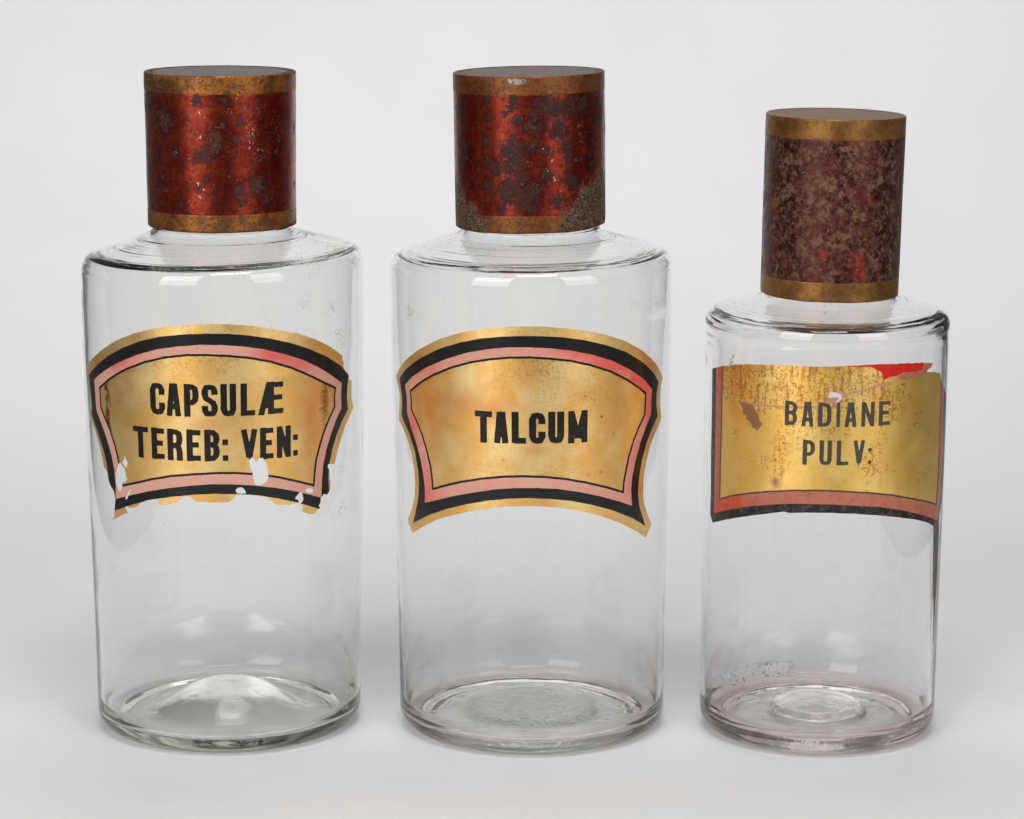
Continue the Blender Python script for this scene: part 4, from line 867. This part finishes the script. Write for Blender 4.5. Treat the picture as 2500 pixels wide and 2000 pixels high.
HOT = [[(-46, 170, 12, 7, .8), (-38, 172, 10, 5, .5), (30, 173, 12, 7, .85), (40, 168, 12, 6, .7), (18, 104, 24, 5, .6), (-5, 106, 20, 4, .4), (-52, 118, 5, 12, .5), (58, 120, 5, 14, .25)],
       [(22, 176, 14, 6, .55), (40, 171, 14, 8, 1), (54, 162, 10, 9, 1), (60, 146, 6, 14, .55), (56, 118, 7, 16, .95), (12, 103, 10, 4, .5), (-50, 164, 12, 6, .25), (-60, 138, 6, 12, .35), (-52, 110, 8, 12, .3), (-10, 104, 30, 4, .2)],
       [(-50, 103, 14, 6, .9), (-56, 160, 5, 10, .7), (-56, 118, 4, 12, .6)]]
WEAR = [[(-14, 172, 34, 9, 1), (20, 172, 26, 7, .8), (-48, 160, 8, 12, .6), (5, 160, 40, 6, .5), (54, 148, 6, 14, .8), (-10, 150, 40, 8, .3), (0, 184, 60, 4, .7)],
        [(4, 168, 24, 14, .95), (18, 155, 20, 10, .6), (-4, 120, 26, 8, .8), (-10, 110, 30, 5, .4), (0, 184, 60, 4, .8), (10, 97, 30, 4, .6), (0, 140, 40, 20, .25)],
        [(0, 130, 60, 40, .25)]]

def build_label(k, jar):
    J = JARS[k]; D = LABELS[k]; sx = 1.0 if k < 2 else 51.6 / 60.0
    def poly(n): return [(u * sx, z) for u, z in D[n]]
    O = np.array(poly('outline'))
    us = np.arange(O[:, 0].min() - 1, O[:, 0].max() + 1, 0.26)
    vs = np.arange(O[:, 1].min() - 1, O[:, 1].max() + 1, 0.24)
    X, Y = np.meshgrid(us, vs)
    rag = 0.28 * fbm(X / 1.3, Y / 1.3, 7 + k, 3)
    edge = 0.10 * fbm(X / 0.9, Y / 0.9, 17 + k, 2)
    f = sdf_poly(poly('outline'), X, Y)
    if k == 0:  # the lower part is torn, the upper cut clean
        tornness = np.clip((118 - Y) / 6, 0, 1) + np.clip((X - 66) / 3, 0, 1) + np.clip((112 + (-50 - X) * 0.4 - Y) / 5, 0, 1)
        f = f + np.clip(tornness, 0.15, 1) * rag
    elif k == 1:
        f = f + edge * 0.5
    else:
        f = f + rag * np.clip((Y - 158) / 4 * (X > 20) + 0.25 + (Y < 100) * 0.3, 0.2, 1)
    for n in D:
        if n.startswith('hole'):
            f = np.minimum(f, -(sdf_poly(poly(n), X, Y) + rag * 1.3 + 0.25 * fbm(X / 0.45, Y / 0.45, 91, 2)))
    ripple = np.clip(0.35 - np.abs(rag), 0, 1)
    M = label_materials(k)
    def sstep(d, w): return np.clip(d / w + 0.5, 0, 1)
    extra = {}
    def blobs(lst):
        def fn(vx, vy):
            s = np.zeros(len(vx))
            for (a, b, ra, rb, st) in lst:
                s = np.maximum(s, st * np.exp(-((vx - a) / ra) ** 2 - ((vy - b) / rb) ** 2))
            return np.clip(s, 0, 1)
        return fn
    extra["wear"] = blobs(WEAR[k])
    if k == 0:
        extra["blush_sheen"] = blobs([(0, 143, 22, 3, .18), (10, 146, 12, 4, .16), (44, 148, 5, 22, .42), (60, 150, 2.5, 18, .3), (-38, 140, 6, 20, .10)])  # tall blobs paint the orange reflection gradient at the sides
        crk = lambda vx, vy: np.clip(1 - np.abs(vx + 50.5 + 0.05 * (vy - 140) - 1.3 * fbm(vy / 4.0, vy * 0, 5, 3)) / 2.6, 0, 1) * np.clip((165 - vy) / 4, 0, 1) * np.clip((vy - 132) / 4, 0, 1) * (fbm(vy / 3.0, vx / 2, 9, 2) > -0.25)
        extra["brown"] = lambda vx, vy: np.clip(crk(vx, vy) * 0.95 + blobs([(52, 150, 3.0, 14, .5), (-8, 172, 18, 5, .12)])(vx, vy), 0, 1)
    elif k == 1:
        extra["blush_sheen"] = blobs([(57, 146, 5, 22, .35), (-54, 138, 5, 22, .28), (-30, 152, 14, 5, .5), (-18, 150, 12, 4, .4), (-47, 148, 5, 8, .35), (-44, 138, 6, 10, .25), (0, 133, 4, 2, .3), (24, 122, .8, .8, .9), (30, 122.5, .9, .6, .9), (36, 138, .8, .8, .6), (-12, 129, .5, .5, .8)])  # the two tall side blobs stand in for orange reflections
        extra["brown"] = blobs([(5, 168, 14, 6, .14), (20, 156, 7, 5, .16), (30, 146, .6, .6, .8)])
    else:
        tearf = sdf_poly(poly('tear'), X, Y)
        redf = sdf_poly(poly('red'), X, Y) + rag; flapf = sdf_poly(poly('flap'), X, Y) + rag * .6
        extra["blush_sheen"] = blobs([(-30, 130, 12, 14, .1)])
        extra["brown"] = blobs([(-46 * sx, 120, 2, 3, .0)])
        extra["flake"] = lambda vx, vy: np.clip(np.clip((vy - 147) / 6, 0, 1) * 1.0 * (1 - np.clip((vx - 18) / 5, 0, 1)) + blobs([(22, 150, 9, 9, 1), (14, 128, 6, 12, .9), (-24, 135, 5, 22, .8), (-33, 150, 4, 12, .9), (-10, 144, 14, 6, .8)])(vx, vy), 0, 1)
        pf = poly('purple'); tf = poly('tear')
        extra["tear"] = lambda vx, vy: sstep(sdf_poly(tf, vx, vy) + 0.35 * fbm(vx / 1.5, vy / 1.5, 3, 2), 0.5) * 0.85
        extra["purple"] = lambda vx, vy: np.clip(sstep(sdf_poly(pf, vx, vy) + 0.9 * fbm(vx / 1.6, vy / 1.6, 4, 3), 0.5) * 0.9 + blobs([(-30 * sx, 118, 1.5, 2.5, .8), (-9.5 * sx, 113.5, 2.2, 1.4, .8)])(vx, vy), 0, 1)
    paper = sheet("label", J, f, X, Y, 0.06, M['gold'], jar, extra)
    paper["label"] = ["gold paper label reading CAPSULAE TEREB: VEN:, torn and holed along its bottom",
                      "complete gold paper label reading TALCUM inside black and pink borders",
                      "cropped gold label reading BADIANE PULV:, flaking to red along its top"][k]
    if k < 2:
        fb = sdf_poly(poly('black'), X, Y) + edge; fp = sdf_poly(poly('pink'), X, Y) + edge; fl = sdf_poly(poly('line'), X, Y) + edge
        lw = 0.95
        sheet("black_border", J, np.minimum(f, np.minimum(fb, -fp)), X, Y, 0.09, M['black'], paper)
    else:
        fp = sdf_poly(poly('pink'), X, Y) + edge; fl = sdf_poly(poly('line'), X, Y) + edge
        lw = 0.70
        fb = f
        sheet("black_border", J, np.minimum(f, -fp), X, Y, 0.09, M['black'], paper)
        sheet("bare_patch", J, np.minimum(f, redf), X, Y, 0.14, M['red'], paper)["label"] = "bright red patch where the gold has gone"
        sheet("torn_flap", J, np.minimum(f, flapf), X, Y, 0.18, M['pink'], paper)["label"] = "pale pink torn paper edge"
    pb = sheet("red_border" if k == 2 else "pink_border", J, np.minimum(f, np.minimum(fp, -fl)), X, Y, 0.09, M['pink'], paper, {"hot": blobs(HOT[k])})
    sheet("fine_border_line", J, np.minimum(f, np.minimum(fl, lw - fl)), X, Y, 0.12, M['black'] if k < 2 else M['text'], paper)
    stroke = (2.65, 2.95, 1.8)[k]
    rows = D['text']
    ft = text_field(rows, X, Y, stroke, sx, k == 2) + edge * 0.8
    sheet("lettering", J, np.minimum(f, ft), X, Y, 0.12, M['text'], paper)
    return paper

def build_streak(J, jar):  # dark brown strip on the glass below the label's right edge
    nt = NT("dark_brown_streak"); v = nt.obj()
    f = nt.noise(nt.n("ShaderNodeMapping", None, Vector=v, Scale=(1, 1, 0.25)).outputs[0], 900.0, 3.0, 0.7)
    col = nt.mix(nt.ramp(f, 0.4, 0.62), (0.045, 0.038, 0.030), (0.16, 0.12, 0.085))
    nt.surf(principled(nt, Base_Color=col, Roughness=0.5, Normal=nt.bump(f, 0.0002, 0.8)))
    sx = 51.6 / 60.0
    P = [(u * sx, z) for u, z in STREAK]
    A = np.array(P)
    X, Y = np.meshgrid(np.arange(A[:, 0].min() - 1, A[:, 0].max() + 1, 0.15), np.arange(A[:, 1].min() - 1, A[:, 1].max() + 1, 0.3))
    f = sdf_poly(P, X, Y) + 0.45 * fbm(X / 1.1, Y / 4.0, 61, 3)
    ob = sheet("dark_streak", J, f, X, Y, 0.05, nt.mat, jar)
    ob["label"] = "dark brown streak running down from the label's right edge"

# ------------------------------------------------------------------ put the three jars together
JAR_LABELS = [
    "clear glass apothecary jar with the torn label CAPSULAE TEREB: VEN:",
    "clear glass apothecary jar with the complete TALCUM label",
    "smaller clear glass apothecary jar labelled BADIANE PULV: under a taller brown-mottled lid",
]
for k, J in enumerate(JARS):
    e = bpy.data.objects.new("apothecary_jar", None)
    COL.objects.link(e)
    e.location = (J['loc'][0], J['loc'][1], 0.0003)
    e.empty_display_size = 0.05
    e["label"] = JAR_LABELS[k]
    e["category"] = "jar"
    e["group"] = "old glass apothecary jars standing in a row"
    build_body(J, k, e)
    build_lid(k, e)
    build_label(k, e)
    if k == 2: build_streak(J, e)
